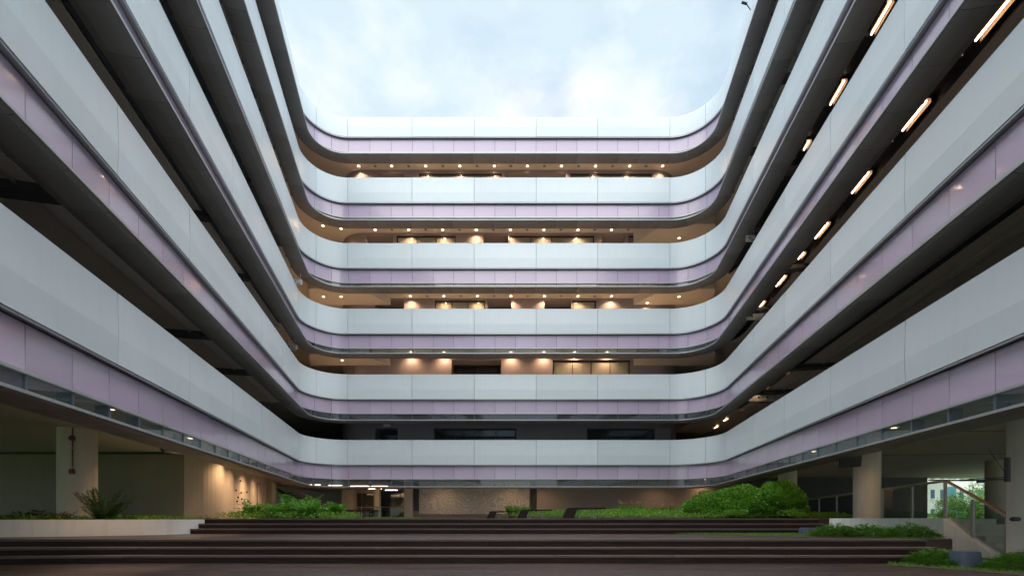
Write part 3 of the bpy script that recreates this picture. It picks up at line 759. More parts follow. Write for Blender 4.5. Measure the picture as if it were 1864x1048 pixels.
for i, yy in enumerate((13.1, 17.7, 22.2)):
    p = P(sR(yy), 1.05)
    downlight(p.x, p.y, ZG, True, ["nearest", "middle", "farthest"][i] + " lit downlight under the right wing behind the lowest glass band", "downlights under the right wing", SPOT_R)
# three added lamps that brighten the beige flank wall
for nm, tt in (("front", 1.0), ("middle", 3.6), ("rear", 6.4)):
    q = e + fl_dir * tt + fl_n * 1.0
    downlight(q.x, q.y, ZG, True, nm + " added lamp of three washing the beige flank wall on the left", "added lamps washing the beige wall", SPOT_G)

def linear_light(s0, length, z, o, label, group):
    c = P(s0 + length / 2, o); d = (P(s0 + length, o) - P(s0, o)).normalized()
    t = empty("linear_light", (c.x, c.y, z), label, "strip light", group, math.atan2(d.y, d.x))
    h = length / 2
    pydata("housing", boxv(-h, h, -0.10, 0.10, 0.10, 0.12) + boxv(-h, h, -0.10, -0.09, 0.0, 0.1) + boxv(-h, h, 0.09, 0.10, 0.0, 0.1), [tuple(i + 8 * j for i in f) for j in range(3) for f in BOXF], "lamp_housing", t)
    box("tube", -h + 0.01, h - 0.01, -0.014, 0.014, 0.03, 0.06, "tube_warm", t)
for k, ys, o in ((1, (20.6, 22.8), 0.8), (2, (9.6, 11.9, 14.25, 16.6, 17.95, 20.1, 22.4), 0.8), (3, (11.0, 13.25, 15.55, 17.5), 0.8)):
    for i, yy in enumerate(ys):
        zz = ZLIP[k] + (0.42 if k > 1 else 0.36) + 0.06
        linear_light(sR(yy) - 0.45, 0.9 if yy not in (17.5, 17.95) else 0.45, zz, o, ("nearest" if i == 0 else NTH[i] + " nearest") + " glowing strip light in the right wing above the " + {1: "lowest white parapet", 2: "second white parapet up", 3: "third white parapet up"}[k],
                     "strip lights in the right wing, " + {1: "lowest", 2: "middle", 3: "upper"}[k] + " row")
prism("ceiling_board", [(12.0, 25.6), (15.4, 25.0), (15.9, 33.8), (12.0, 33.8)], ZLIP[1] + 0.52, ZLIP[1] + 0.57, "ceiling_board", bld)
for i, (a, b) in enumerate(((1350, 745), (1320, 765), (1303, 778))):
    d = (ZLIP[1] + 0.40 - EYE) * 828 / (942 - b)
    t = empty("linear_light", at(a, b, d), ["nearest", "middle", "farthest"][i] + " strip light at the curved right corner above the lowest white parapet", "strip light", "strip lights at the right corner", R(80))
    pydata("housing", boxv(-0.4, 0.4, -0.10, 0.10, 0.10, 0.118) + boxv(-0.4, 0.4, -0.10, -0.09, 0.0, 0.1) + boxv(-0.4, 0.4, 0.09, 0.10, 0.0, 0.1), [tuple(q + 8 * w for q in f) for w in range(3) for f in BOXF], "lamp_housing", t)
    box("tube", -0.39, 0.39, -0.014, 0.014, 0.03, 0.06, "tube_warm", t)
for i, (x, y, w) in enumerate(((-13.2, 30.3, 0.9), (-12.0, 30.9, 0.9), (-10.6, 31.6, 1.3), (-9.3, 31.7, 1.3), (-11.4, 33.2, 1.0), (-10.4, 34.6, 1.0), (-9.6, 36.2, 1.0))):
    t = empty("linear_light", (x, y, ZG - 0.36), ["leftmost front", "second front", "third front", "rightmost front", "first rear", "middle rear", "last rear"][i] + " thin strip light in the brown passage ceiling", "strip light", "strip lights in the passage ceiling")
    box("housing", -w / 2, w / 2, -0.06, 0.06, 0.02, 0.035, "lamp_trim", t); box("tube", -w / 2 + 0.01, w / 2 - 0.01, -0.04, 0.04, 0.0, 0.018, "tube_warm", t)

# ------------------------------------------------------------------ signs, pipes, fittings
def hanging_sign(x, y, z, w, h, label, arrows):
    t = empty("hanging_sign", (x, y, z), label, "sign")
    b = box("board", -w / 2, w / 2, -0.03, 0.03, 0, h, "sign_white", t, bev=0.006)
    for sx in (-1, 1): tube("hanger", [(sx * w * 0.32, 0, h - 0.005), (sx * w * 0.32, 0, h + 0.35)], 0.012, "silver", t, 6)
    for ax, d in arrows:
        u = h * 0.22
        pts = {'up': [(0, u), (-u, 0), (-u * .35, 0), (-u * .35, -u), (u * .35, -u), (u * .35, 0), (u, 0)], 'right': [(u, 0), (0, u), (0, u * .35), (-u, u * .35), (-u, -u * .35), (0, -u * .35), (0, -u)]}[d]
        v = [(ax * w + p[0], yy, h * 0.58 + p[1]) for yy in (-0.036, -0.0325) for p in pts]
        n = len(pts); pydata("arrow_mark", v, [tuple(range(n)), tuple(range(2 * n - 1, n - 1, -1))] + [(i, (i + 1) % n, n + (i + 1) % n, n + i) for i in range(n)], "sign_ink", t)
    for i in range(3): box("figure_mark", w * (0.02 + 0.09 * i), w * (0.02 + 0.09 * i) + 0.06, -0.036, -0.0325, h * 0.10, h * 0.24, "sign_ink", t)
sx, sy, sz = at(1386, 730, 23.0); hanging_sign(sx, sy, sz, 1.35, 0.33, "white hanging direction sign with two arrows above the lowest right parapet", ((-0.12, 'up'), (0.2, 'right')))
sx, sy, sz = at(1374, 582, 22.2); hanging_sign(sx, sy, sz, 0.8, 0.30, "white hanging direction sign over the second right gallery near the corner", ((-0.2, 'up'),))
sx, sy, sz = at(1366, 440, 22.0); hanging_sign(sx, sy, sz, 0.45, 0.30, "small white hanging sign over the third right gallery near the corner", ((-0.1, 'up'),))
sx, sy, sz = at(541, 518, 25.0); hanging_sign(sx, sy, sz, 0.55, 0.26, "small white hanging sign at the left corner of the third gallery", ((-0.2, 'right'),))
sx, sy, sz = at(531, 636, 25.0); hanging_sign(sx, sy, sz, 0.6, 0.26, "small white hanging sign at the left corner of the second gallery", ((-0.2, 'right'),))
ex = tag(box("exit_sign", -0.22, 0.22, -0.03, 0.03, 0, 0.16, "sign_white", None, bev=0.006, loc=at(704, 776, YW - 0.06)), "small white box sign over the dark door of the lowest back gallery", "sign")

pipe = empty("fire_pipe", (-12.36, 12.80, 0), "thin rusty red pipe with round bell on the left concrete column", "pipe")
def lp(x, z): return (x, 0, z)
cz = lambda y, d=12.80: EYE + (942 - y) * d / 828.0
tube("riser_pipe", [lp(0, cz(858)), lp(0, ZG - 0.02)], 0.016, "red_pipe", pipe)
bm = bmesh.new(); tube_bm(bm, [(0, 0.02, cz(797)), (0, -0.05, cz(797)), (0, -0.08, cz(797))], [0.075, 0.075, 0.04], 20); bm_obj("bell", bm, "red_pipe", pipe, None, True)
box("call_box", -0.06, 0.06, -0.06, 0.03, cz(862), cz(853), "red_pipe", pipe, bev=0.008)
for y in (815, 850): box("pipe_clip", -0.035, 0.035, -0.028, 0.03, cz(y + 1), cz(y - 1), "silver", pipe)

def loudspeaker(x, y, z, rz, tilt, label):
    t = empty("loudspeaker", (x, y, z), label, "loudspeaker"); t.rotation_euler = (R(tilt), 0, R(rz))
    bm = bmesh.new()
    v = [bm.verts.new(c) for c in ((-0.28, -0.2, -0.17), (0.28, -0.2, -0.17), (0.20, 0.22, -0.12), (-0.20, 0.22, -0.12), (-0.28, -0.2, 0.17), (0.28, -0.2, 0.17), (0.20, 0.22, 0.12), (-0.20, 0.22, 0.12))]
    for f in BOXF: bm.faces.new([v[i] for i in f])
    bmesh.ops.bevel(bm, geom=bm.edges[:], offset=0.02, segments=2, affect='EDGES'); bm_obj("cabinet", bm, "black_paint", t)
    box("grille", -0.25, 0.25, -0.215, -0.203, -0.145, 0.145, "frame_dark", t, bev=0.004)
    tube("yoke", [(-0.30, 0, 0), (-0.30, 0, 0.24), (0.30, 0, 0.24), (0.30, 0, 0)], 0.018, "frame_dark", t, 6)
    tube("bracket_rod", [(0, 0, 0.24), (0, 0.03, 0.45)], 0.02, "frame_dark", t, 6)
x, y, z = at(1545, 838, 13.8); loudspeaker(x, y, z, -28, 14, "black loudspeaker tilted down under the right wing by the lit column")
x, y, z = at(310, 814, 14.6); loudspeaker(x, y, z, 60, 18, "black loudspeaker hung in the shade under the left wing")

# hanging lamp arm by the near right column
arm = empty("lamp_arm", (10.25, 9.2, Z1), "dark hanging metal arm with lamp heads beside the nearest right column", "lamp arm")
def rel(x, y, d): a = at(x, y, d); return (a[0] - 10.25, a[1] - 9.2, a[2])
tube("drop_post", [rel(1833, 832, 9.2), rel(1833, 876, 9.2)], 0.05, "frame_dark", arm, 10)
tube("arm", [rel(1831, 872, 9.2), rel(1760, 874, 9.0), rel(1690, 873, 8.8)], 0.014, "frame_dark", arm, 6)
tube("arm", [rel(1831, 868, 9.2), rel(1745, 873, 9.0)], 0.010, "frame_dark", arm, 6)
tube("lamp_head", [rel(1779, 875.5, 9.0), rel(1790, 875, 9.0)], 0.03, "frame_dark", arm, 10)
tube("stay_wire", [rel(1831, 862, 9.2), rel(1800, 818, 9.6)], 0.006, "frame_dark", arm, 5)
ws = empty("wall_speaker", at(1845, 944, 8.95), "small dark round fitting on the side of the nearest right column", "wall fitting")
cyl_o = tube("fitting_body", [(0.12, 0.02, 0), (-0.03, 0, 0), (-0.06, 0, 0)], [0.04, 0.045, 0.03], "frame_dark", ws, 14)

cc = empty("security_camera", at(1355, 6, 18.9), "tiny dark security camera on the top parapet against the sky", "camera")
tube("camera_body", [(-0.12, 0, 0.02), (0.10, 0, -0.05)], 0.045, "frame_dark", cc, 10); tube("camera_arm", [(0.05, 0, 0), (0.25, 0, -0.3)], 0.02, "frame_dark", cc, 6)

# mural
mu = empty("mural", (0, 0, Z3), "large pale grey plaster mural combed in waves on the back wall", "mural")
box("panel", gx(763), gx(963.5), YG - 0.02, YG + 0.10, 0.28, ZG - Z3 - 0.1, "combed_plaster", mu)
for (p_, y_, r_) in ((785, 895, 0.30), (853, 897, 0.36), (808, 919, 0.34), (925, 924, 0.30), (900, 892, 0.26)):
    c = at(p_, y_, YG)
    for j in range(3):
        rad = r_ * (1 - 0.33 * j); pts = [(c[0] + rad * math.cos(t), YG - 0.02, c[2] - Z3 + rad * math.sin(t)) for t in [2 * math.pi * i / 20 + j for i in range(18)]]
        tube("swirl", pts, 0.022, "mural_plaster", mu, 6)

# lobby balustrade and desk in the passage
lb = empty("lobby_railing", (gx(605, 29.4), 29.4, Z3), "low glass railing in the passage behind the ferns", "railing")
xr0, xr1 = 0.0, gx(737, 29.4) - gx(605, 29.4)
tube("top_rail", [(xr0, 0, 0.72), (xr1, 0, 0.72)], 0.02, "rail_wood", lb, 6)
for i in range(5):
    xa = xr0 + (xr1 - xr0) * i / 5; box("glass_panel", xa + 0.02, xa + (xr1 - xr0) / 5 - 0.02, -0.006, 0.006, 0.04, 0.69, "rail_glass", lb)
    tube("post", [(xa, 0, 0), (xa, 0, 0.71)], 0.016, "rail_metal", lb, 6)
dk = empty("reception_desk", (gx(660, 28.4), 28.4, Z3), "long dark low desk on legs in the passage", "desk")
box("desk_top", -0.95, 0.95, -0.3, 0.3, 0.42, 0.52, "dark_wood", dk, bev=0.01)
for i in range(4): box("leg", -0.85 + i * 0.55, -0.79 + i * 0.55, -0.25, 0.25, 0, 0.419, "frame_dark", dk)

# ------------------------------------------------------------------ planters, low walls, balustrade
pw = [(-9.36, 13.86), (-9.42, 13.3), (-9.65, 12.75), (-10.1, 12.2), (-10.7, 11.75), (-11.5, 11.3), (-12.6, 10.9), (-14.0, 10.6), (-17.0, 10.3), (-22, 10.2)]
def smooth_line(p, n=6):
    out = []
    for i in range(len(p) - 1):
        a, b, c, d = Vector(p[max(i - 1, 0)]), Vector(p[i]), Vector(p[i + 1]), Vector(p[min(i + 2, len(p) - 1)])
        for j in range(n):
            t = j / n
            out.append(0.5 * ((2 * b) + (c - a) * t + (2 * a - 5 * b + 4 * c - d) * t * t + (3 * b - a - 3 * c + d) * t ** 3))
    return out + [Vector(p[-1])]
pl = smooth_line(pw)
ofs = []
for i, p in enumerate(pl):
    d = (pl[min(i + 1, len(pl) - 1)] - pl[max(i - 1, 0)]).normalized(); ofs.append(p + Vector((d.y, -d.x)) * -0.18 * (1 if True else -1))
# keep the thickness on the bed side
if ofs[20].y < pl[20].y: ofs = [2 * p - q for p, q in zip(pl, ofs)]
plt = empty("planter", (-12, 12, Z2), "low curved white rendered planter wall at the left of the landing", "planter")
def w2(pts): return [(p[0] + 12, p[1] - 12) for p in pts]
o = prism("planter_wall", w2(list(pl) + list(reversed(ofs))), 0.0, 0.425, "white_render", plt)
prism("soil", w2([p for p in ofs] + [(-22, 17.5), (-9.6, 17.5)]), 0.0, 0.40, "soil", plt)

lw = empty("low_wall", (9.4, 13.3, Z2), "low white rendered wall sloping down beside the right stair", "wall")
WA, WB, WC = Vector((9.38, 13.32)), Vector((12.08, 12.74)), Vector((11.97, 11.35))
def wl2(x, y, z): return (x - 9.4, y - 13.3, z - Z2)
dAB = (WB - WA).normalized(); nAB = Vector((-dAB.y, dAB.x)) * 0.2
v = [];
for p in (WA, WB, WB + nAB, WA + nAB):
    v.append(wl2(p.x, p.y, -0.1))
for p in (WA, WB, WB + nAB, WA + nAB):
    v.append(wl2(p.x, p.y, Z3 + 0.006))
pydata("wall_run", v, BOXF, "white_render", lw)
v = []
for (p, zt) in ((WB, Z3 + 0.006), (WC, 0.02)):
    for ox in (-0.004, 0.26):
        v += [wl2(p.x + ox, p.y - 0.002, -0.1), wl2(p.x + ox, p.y - 0.002, zt)]
pydata("wall_slope", v, [(0, 1, 3, 2), (4, 6, 7, 5), (0, 4, 5, 1), (2, 3, 7, 6), (1, 5, 7, 3), (0, 2, 6, 4)], "white_render", lw)
ss_ = bpy.data.objects.new("side_steps", None); COL.objects.link(ss_); tag(ss_, kind="structure")
for i in range(6):
    box("step", 12.26, 13.3, 11.3 + 0.24 * i, 12.7, -0.1, 0.15 * (i + 1) - 0.002 * i, "concrete", ss_)

bal = empty("glass_balustrade", (12.1, 12.8, Z3), "glass balustrade with metal posts running along the right deck and down the stair", "balustrade")
def bl(x, y, z): return (x - 12.1, y - 12.8, z - Z3)
# the run along the deck recedes parallel to the right wing
rp = [at(x, 942, d) for x, d in ((1720.5, 12.8), (1660, 14.6), (1606, 16.6), (1562, 18.8), (1523, 21.2), (1491, 23.8), (1463, 26.4))]
rp = [(p[0], p[1]) for p in rp]
HR = 1.08
for i, p in enumerate(rp):
    box("post", *(lambda q: (q[0] - 0.03, q[0] + 0.03, q[1] - 0.03, q[1] + 0.03, 0.0, HR - 0.05))(bl(p[0], p[1], 0)), "rail_metal", bal)
for a, b in zip(rp[:-1], rp[1:]):
    A, B = Vector(a), Vector(b); d = (B - A).normalized(); n_ = Vector((-d.y, d.x)) * 0.006
    q = [A + d * 0.05, B - d * 0.05]; v = []
    for z in (0.04, HR - 0.06):
        for p in (q[0] - n_, q[1] - n_, q[1] + n_, q[0] + n_): v.append(bl(p.x, p.y, Z3 + z))
    pydata("glass_panel", v, BOXF, "rail_glass", bal)
tube("handrail", [bl(p[0], p[1], Z3 + HR - 0.02) for p in rp], 0.04, "rail_bright", bal, 10)
sp = [(12.16, 12.74, Z3), (12.10, 11.95, 0.37), (12.02, 11.05, -0.08)]
for p in sp[1:]:
    q = bl(*p); box("post", q[0] - 0.03, q[0] + 0.03, q[1] - 0.03, q[1] + 0.03, q[2], q[2] + HR - 0.06, "rail_metal", bal)
for a, b in zip(sp[:-1], sp[1:]):
    v = []
    for dx in (-0.006, 0.006):
        v += [bl(a[0] + dx, a[1] - 0.05, a[2] + 0.05), bl(b[0] + dx, b[1] + 0.05, b[2] + 0.05), bl(b[0] + dx, b[1] + 0.05, b[2] + HR - 0.08), bl(a[0] + dx, a[1] - 0.05, a[2] + HR - 0.08)]
    pydata("glass_panel", v, [(0, 1, 2, 3), (7, 6, 5, 4), (0, 4, 5, 1), (1, 5, 6, 2), (2, 6, 7, 3), (3, 7, 4, 0)], "rail_glass", bal)
q0, q1 = bl(sp[0][0], sp[0][1] + 0.03, sp[0][2] + HR), bl(*sp[2]); q1 = (q1[0], q1[1] - 0.04, q1[2] + HR - 0.02)
v = []
for q in (q0, q1):
    v += [(q[0] - 0.04, q[1], q[2] - 0.012), (q[0] + 0.04, q[1], q[2] - 0.012), (q[0] + 0.04, q[1], q[2] + 0.016), (q[0] - 0.04, q[1], q[2] + 0.016)]
hr = pydata("stair_handrail", v, [(0, 1, 2, 3), (7, 6, 5, 4), (0, 4, 5, 1), (1, 5, 6, 2), (2, 6, 7, 3), (3, 7, 4, 0)], "rail_wood", bal)
v2 = [(a, b, c - 0.028 if i % 4 < 2 else c - 0.031) for i, (a, b, c) in enumerate(v)]
pydata("rail_flat", v2, [(0, 1, 2, 3), (7, 6, 5, 4), (0, 4, 5, 1), (1, 5, 6, 2), (2, 6, 7, 3), (3, 7, 4, 0)], "silver", bal)

# garden loudspeaker boxes
def garden_box(x, y, z, w, d, h, label):
    t = empty("garden_speaker", (x, y, z), label, "garden box")
    bm = bmesh.new()
    def ring(sx, sy, zz, n=28, e=4.0):
        out = []
        for i in range(n):
            a = 2 * math.pi * i / n; c, s = math.cos(a), math.sin(a)
            out.append(bm.verts.new((sx * math.copysign(abs(c) ** (2 / e), c), sy * math.copysign(abs(s) ** (2 / e), s), zz)))
        return out
    rows = [ring(w * .55, d * .55, 0), ring(w * .55, d * .55, h * .14), ring(w * .50, d * .50, h * .17), ring(w * .44, d * .44, h * .93), ring(w * .42, d * .42, h)]
    for a, b in zip(rows[:-1], rows[1:]):
        n = len(a)
        for i in range(n): bm.faces.new((a[i], a[(i + 1) % n], b[(i + 1) % n], b[i]))
    bm.faces.new(rows[-1]); bm.faces.new(rows[0][::-1]); bm_obj("body", bm, "grey_plastic", t, None, True)
    for i in range(7):
        xx = -w * .36 + w * .72 * i / 6
        box("rib", xx - 0.008, xx + 0.008, -d * .565, -d * .53, 0.0, h * .15, "grey_plastic", t)
    cyl("lid", 0, 0, h - 0.004, h + 0.012, 0, "grey_plastic", t, 4) if False else None
garden_box(8.46, 8.5, -0.06, 0.42, 0.40, 0.36, "large dark blue-grey plastic garden box before the shrubs at bottom right")
garden_box(8.05, 12.35, Z2 - 0.02, 0.44, 0.38, 0.22, "small dark blue-grey plastic garden box on the landing grass strip")

# benches: sloping slab on a raked end and two thin legs
def bench(x, y, rz, label):
    t = empty("bench", (x, y, Z3 + 0.005), label, "bench", "dark wooden benches by the lawn", rz)
    def slat(nm, y0, y1):
        return pydata(nm, [(-0.72, y0, 0.315), (0.74, y0, 0.345), (0.74, y1, 0.345), (-0.72, y1, 0.315), (-0.66, y0, 0.385), (0.74, y0, 0.40), (0.74, y1, 0.40), (-0.66, y1, 0.385)], BOXF, "dark_wood", t)
    for i in range(5): slat("seat_slat", -0.27 + i * 0.11, -0.27 + i * 0.11 + 0.095)
    pydata("raked_end", [(-0.86, -0.27, 0), (-0.44, -0.27, 0), (-0.44, 0.27, 0), (-0.86, 0.27, 0), (-0.70, -0.27, 0.314), (-0.32, -0.27, 0.322), (-0.32, 0.27, 0.322), (-0.70, 0.27, 0.314)], BOXF, "dark_wood", t)
    for xx in (-0.23, 0.28):
        for yy in (-0.22, 0.22): tube("leg", [(xx, yy, 0), (xx, yy, 0.325)], 0.014, "rail_metal", t, 6)
bench(2.72, 17.0, 0.0, "nearest and largest of the three dark benches beside the lawn")
bench(1.08, 21.0, 0.0, "middle one of the three dark benches beside the lawn")
bench(-0.55, 25.4, 0.0, "farthest and smallest of the three dark benches, before the mural")

# ------------------------------------------------------------------ planting
rnd = random.Random(5)
def leaf_quad(V, F, p, d, side, L, W, fold=0.0):
    """a pointed leaf of two triangles either side of its rib"""
    i = len(V); tip = p + d * L; mid = p + d * L * 0.45
    up = side.cross(d) * fold * W
    V += [tuple(p), tuple(mid + side * W / 2 + up), tuple(tip), tuple(mid - side * W / 2 + up)]
    F.append((i, i + 1, i + 2, i + 3))
def rvec():
    while True:
        v = Vector((rnd.uniform(-1, 1), rnd.uniform(-1, 1), rnd.uniform(-1, 1)))
        if 0.05 < v.length < 1: return v.normalized()

def frond_plant(name, loc, n, length, leaflets, lw, ll, m, label, cat, group=None, stiff=0.5, lift=0.9, seedr=None, twist=6.283):
    t = empty(name, loc, label, cat, group)
    V, F, SV = [], [], bmesh.new()
    for i in range(n):
        a = rnd.uniform(0, twist); L = length * rnd.uniform(0.65, 1.1); el = rnd.uniform(0.45, 1.35) * lift
        d = Vector((math.cos(a) * math.cos(el), math.sin(a) * math.cos(el), math.sin(el)))
        p = Vector((rnd.uniform(-0.05, 0.05), rnd.uniform(-0.05, 0.05), 0)); pts = [p.copy()]
        for j in range(leaflets):
            d = (d + Vector((0, 0, -1)) * (1.15 - stiff) * 1.7 / leaflets).normalized()
            p = p + d * L / leaflets; pts.append(p.copy())
            side = d.cross(Vector((0, 0, 1)))
            side = side.normalized() if side.length > 0.05 else Vector((1, 0, 0))
            tt = j / leaflets; s = ll * (0.35 + 1.3 * math.sin(math.pi * min(1, 0.12 + tt * 0.88)) ** 0.8) * rnd.uniform(0.8, 1.15)
            for sg in (-1, 1):
                dd = (side * sg + d * 0.55 + Vector((0, 0, rnd.uniform(-0.25, 0.15)))).normalized()
                leaf_quad(V, F, p, dd, d.cross(dd).cross(dd).normalized(), s, lw)
        tube_bm(SV, pts[::2] if len(pts) > 6 else pts, [0.008 * (1 - 0.8 * q / max(1, len(pts[::2]))) for q in range(len(pts[::2] if len(pts) > 6 else pts))], 3, False)
    pydata("foliage", V, F, m, t); bm_obj("stem", SV, m, t)
    return t
def clump_shrub(name, loc, rx, ry, rz, nclump, nleaf, ls, m, label, cat, group=None, trunk=True, flat=0.6):
    t = empty(name, loc, label, cat, group); V, F = [], []
    SB = bmesh.new()
    for c in range(nclump):
        while True:
            q = Vector((rnd.uniform(-1, 1), rnd.uniform(-1, 1), rnd.uniform(0.0, 1)))
            if 0.35 < q.length < 1: break
        cpos = Vector((q.x * rx, q.y * ry, (0.30 + 0.62 * q.z) * rz)); cr = rnd.uniform(0.20, 0.34) * min(rx, rz) * 1.1
        if trunk:
            st_ = Vector((q.x * rx * 0.30, q.y * ry * 0.3, 0.0))
            tube_bm(SB, [st_, st_.lerp(cpos, 0.5) + Vector((rnd.uniform(-.08, .08), rnd.uniform(-.08, .08), 0.06)), cpos], [0.035, 0.022, 0.008], 5, False)
        for i in range(nleaf):
            d = rvec(); r_ = cr * rnd.uniform(0.55, 1.0) ** 0.6
            p = cpos + Vector((d.x * r_ * 1.25, d.y * r_ * 1.25, d.z * r_ * flat))
            if p.z < 0.02: p.z = 0.02 + rnd.random() * 0.05
            ld = (d + rvec() * 0.8 + Vector((0, 0, 0.25))).normalized(); sd = ld.orthogonal().normalized()
            sd = (Matrix.Rotation(rnd.uniform(0, 6.28), 3, ld) @ sd)
            leaf_quad(V, F, p, ld, sd, ls * rnd.uniform(0.7, 1.25), ls * 0.55, 0.2)
    pydata("foliage", V, F, m, t)
    if trunk: bm_obj("branches", SB, "bark", t)
    else: SB.free()
    return t
def spray_shrub(loc, rx, ry, rz, n, label, m="juniper_leaf", name="spreading_shrub", group=None):
    """low spreading shrub of feathery sprays"""
    t = empty(name, loc, label, "shrub", group); V, F = [], []; SB = bmesh.new()
    for i in range(n):
        a = rnd.uniform(0, 6.283); rr_ = math.sqrt(rnd.random())
        q = Vector((math.cos(a) * rx * rr_, math.sin(a) * ry * rr_, rz * (1 - rr_ ** 2) * rnd.uniform(0.35, 0.85) + 0.02))
        d = Vector((math.cos(a) * 0.9, math.sin(a) * 0.9, rnd.uniform(0.15, 0.9))).normalized(); d = (d + rvec() * 0.45).normalized()
        L = rnd.uniform(0.08, 0.17)
        if i % 12 == 0: tube_bm(SB, [Vector((q.x * 0.2, q.y * 0.2, 0)), q], [0.012, 0.004], 4, False)
        sd = d.cross(Vector((0, 0, 1))).normalized()
        for j in range(9):
            tt = (j + 1) / 9; p = q + d * L * tt + Vector((0, 0, -0.05 * tt * tt))
            for sg in (-1, 1):
                dd = (d * 0.9 + sd * sg * 0.9 + rvec() * 0.25).normalized()
                leaf_quad(V, F, p, dd, d.cross(dd).cross(dd).normalized(), 0.036 * (1.25 - tt * 0.7), 0.011)
    pydata("foliage", V, F, m, t); bm_obj("branches", SB, "bark", t); return t
def blades(name, pts, h, w, m, label=None, n=1, parent=None, lean=0.35, leafy=False):
    V, F = [], []
    for p in pts:
        for k in range(n):
            a = rnd.uniform(0, 6.283); d = Vector((math.cos(a) * lean * rnd.random(), math.sin(a) * lean * rnd.random(), 1)).normalized()
            sd = Vector((math.cos(a + 1.57), math.sin(a + 1.57), 0)); q = Vector(p) + Vector((rnd.uniform(-.03, .03), rnd.uniform(-.03, .03), 0))
            hh = h * rnd.uniform(0.5, 1.2)
            if leafy: leaf_quad(V, F, q + d * hh * rnd.uniform(0.1, 0.9), (rvec() + Vector((0, 0, 0.7))).normalized(), sd, w * 2.2, w * 1.1)
            else:
                i = len(V); b = q + d * hh * 0.6; tip = q + d * hh + Vector((d.x, d.y, -0.1)) * hh * 0.35
                V += [tuple(q - sd * w / 2), tuple(q + sd * w / 2), tuple(b + sd * w * 0.35), tuple(tip), tuple(b - sd * w * 0.35)]
                F.append((i, i + 1, i + 2, i + 3, i + 4))
    o = pydata(name, V, F, m, parent); tag(o, kind="stuff")
    if label: o["label"] = label; o["category"] = "grass" if "grass" in name else "ground cover"
    return o

# ferns in the left bed behind the steps
fern_spots = [(-9.9, 17.4, 0.75, "low bright fern at the left end of the bed by the beige wall"), (-8.9, 17.2, 0.8, "bright fern second from the left in the bed above the steps"), (-8.9, 18.4, 1.15, "tall bright green fern rising behind the others left of the stair"), (-8.1, 17.8, 1.05, "tall arching fern in the middle of the bed above the steps"),
              (-7.5, 17.0, 0.8, "bushy fern right of the middle of the bed above the steps"), (-7.0, 18.0, 0.75, "fern at the right end of the bed before the stair foot")]
for x, y, L, lab in fern_spots:
    frond_plant("fern", (x, y, Z3 + 0.02), 46, L, 13, 0.05, 0.15, "fern_leaf", lab, "fern", "ferns in the bed above the steps", stiff=0.55, lift=0.95)
bed = [(rnd.uniform(-10.6, -6.0), rnd.uniform(16.2, 18.6), Z3 + 0.0) for _ in range(1500)]
blades("ground_cover", bed, 0.24, 0.035, "cover_leaf", "low leafy green ground cover round the ferns above the steps", 3, leafy=True)
lwn = [(rnd.uniform(-6.2, -3.6), rnd.uniform(17.5, 19.5), Z3) for _ in range(900)]
blades("grass", lwn, 0.06, 0.012, "grass_leaf", "thin strip of short grass right of the ferns", 2)

# planter bed on the left
bedpts = []
while len(bedpts) < 2200:
    x, y = rnd.uniform(-18, -9.55), rnd.uniform(10.5, 15.2)
    # keep to the bed side of the wall
    best = min(range(len(pl)), key=lambda i: (pl[i] - Vector((x, y))).length)
    inn = ofs[best] - pl[best]
    if (Vector((x, y)) - ofs[best]).dot(inn) > 0.01: bedpts.append((x, y, Z2 + 0.40))
blades("ground_cover", bedpts, 0.14, 0.03, "cover_leaf", "low leafy green ground cover in the curved white planter", 3, leafy=True)
frond_plant("cycad", at(185, 940, 12.2)[:2] + (Z2 + 0.40,), 26, 0.95, 30, 0.024, 0.10, "cycad_leaf", "dark spiky cycad before the left concrete column", "cycad", None, stiff=1.12, lift=0.85)
frond_plant("cycad", at(118, 941, 12.0)[:2] + (Z2 + 0.40,), 7, 0.42, 10, 0.014, 0.07, "dry_leaf", "small brownish dry spiky plant left of the dark cycad", "plant", None, stiff=1.0, lift=0.75)
frond_plant("cycad", at(230, 940, 12.5)[:2] + (Z2 + 0.40,), 9, 0.32, 8, 0.016, 0.06, "cycad_leaf", "small dark spiky plant right of the dark cycad", "plant", None, stiff=1.0, lift=0.9)
frond_plant("fern", at(205, 940, 12.6)[:2] + (Z2 + 0.40,), 12, 0.42, 8, 0.03, 0.09, "fern_leaf", "small light green fern just behind the dark cycad", "fern", None, stiff=0.7)
spray_shrub(at(60, 941, 12.5)[:2] + (Z2 + 0.40,), 0.9, 0.5, 0.28, 260, "dark low shrub in the shade at the left end of the planter", "cycad_leaf")

# raised lawn bank on the right of the upper deck
def bank_z(x, y): return Z3 + 0.02 + 0.30 * max(0.0, min(1.0, (y - (17.6 - (x - 3.5) * 1.8 if x < 3.5 else 17.6)) / 6.0)) * (1.0 + 0.12 * math.sin(x * 1.3) + 0.08 * math.sin(y * 2.1 + x))
GX, GY = 40, 26
bv, bf = [], []
for j in range(GY):
    for i in range(GX):
        v_ = j / (GY - 1); x_ = i / (GX - 1)
        xl = 3.6 - v_ * 4.6; x = xl + (13.6 - xl) * x_; y = 17.5 + v_ * 9.5
        bv.append((x, y, bank_z(x, y) - (0.0 if 0 < i < GX - 1 and 0 < j < GY - 1 else 0.15)))
for j in range(GY - 1):
    for i in range(GX - 1): bf.append((j * GX + i, j * GX + i + 1, (j + 1) * GX + i + 1, (j + 1) * GX + i))
tag(pydata("lawn_bank", bv, bf, "soil"), kind="structure")
lp_ = []
for _ in range(15000):
    v_ = rnd.random() ** 1.2; xl = 3.65 - v_ * 4.6; x = xl + (13.5 - xl) * rnd.random(); y = 17.55 + v_ * 9.3
    lp_.append((x, y, bank_z(x, y)))
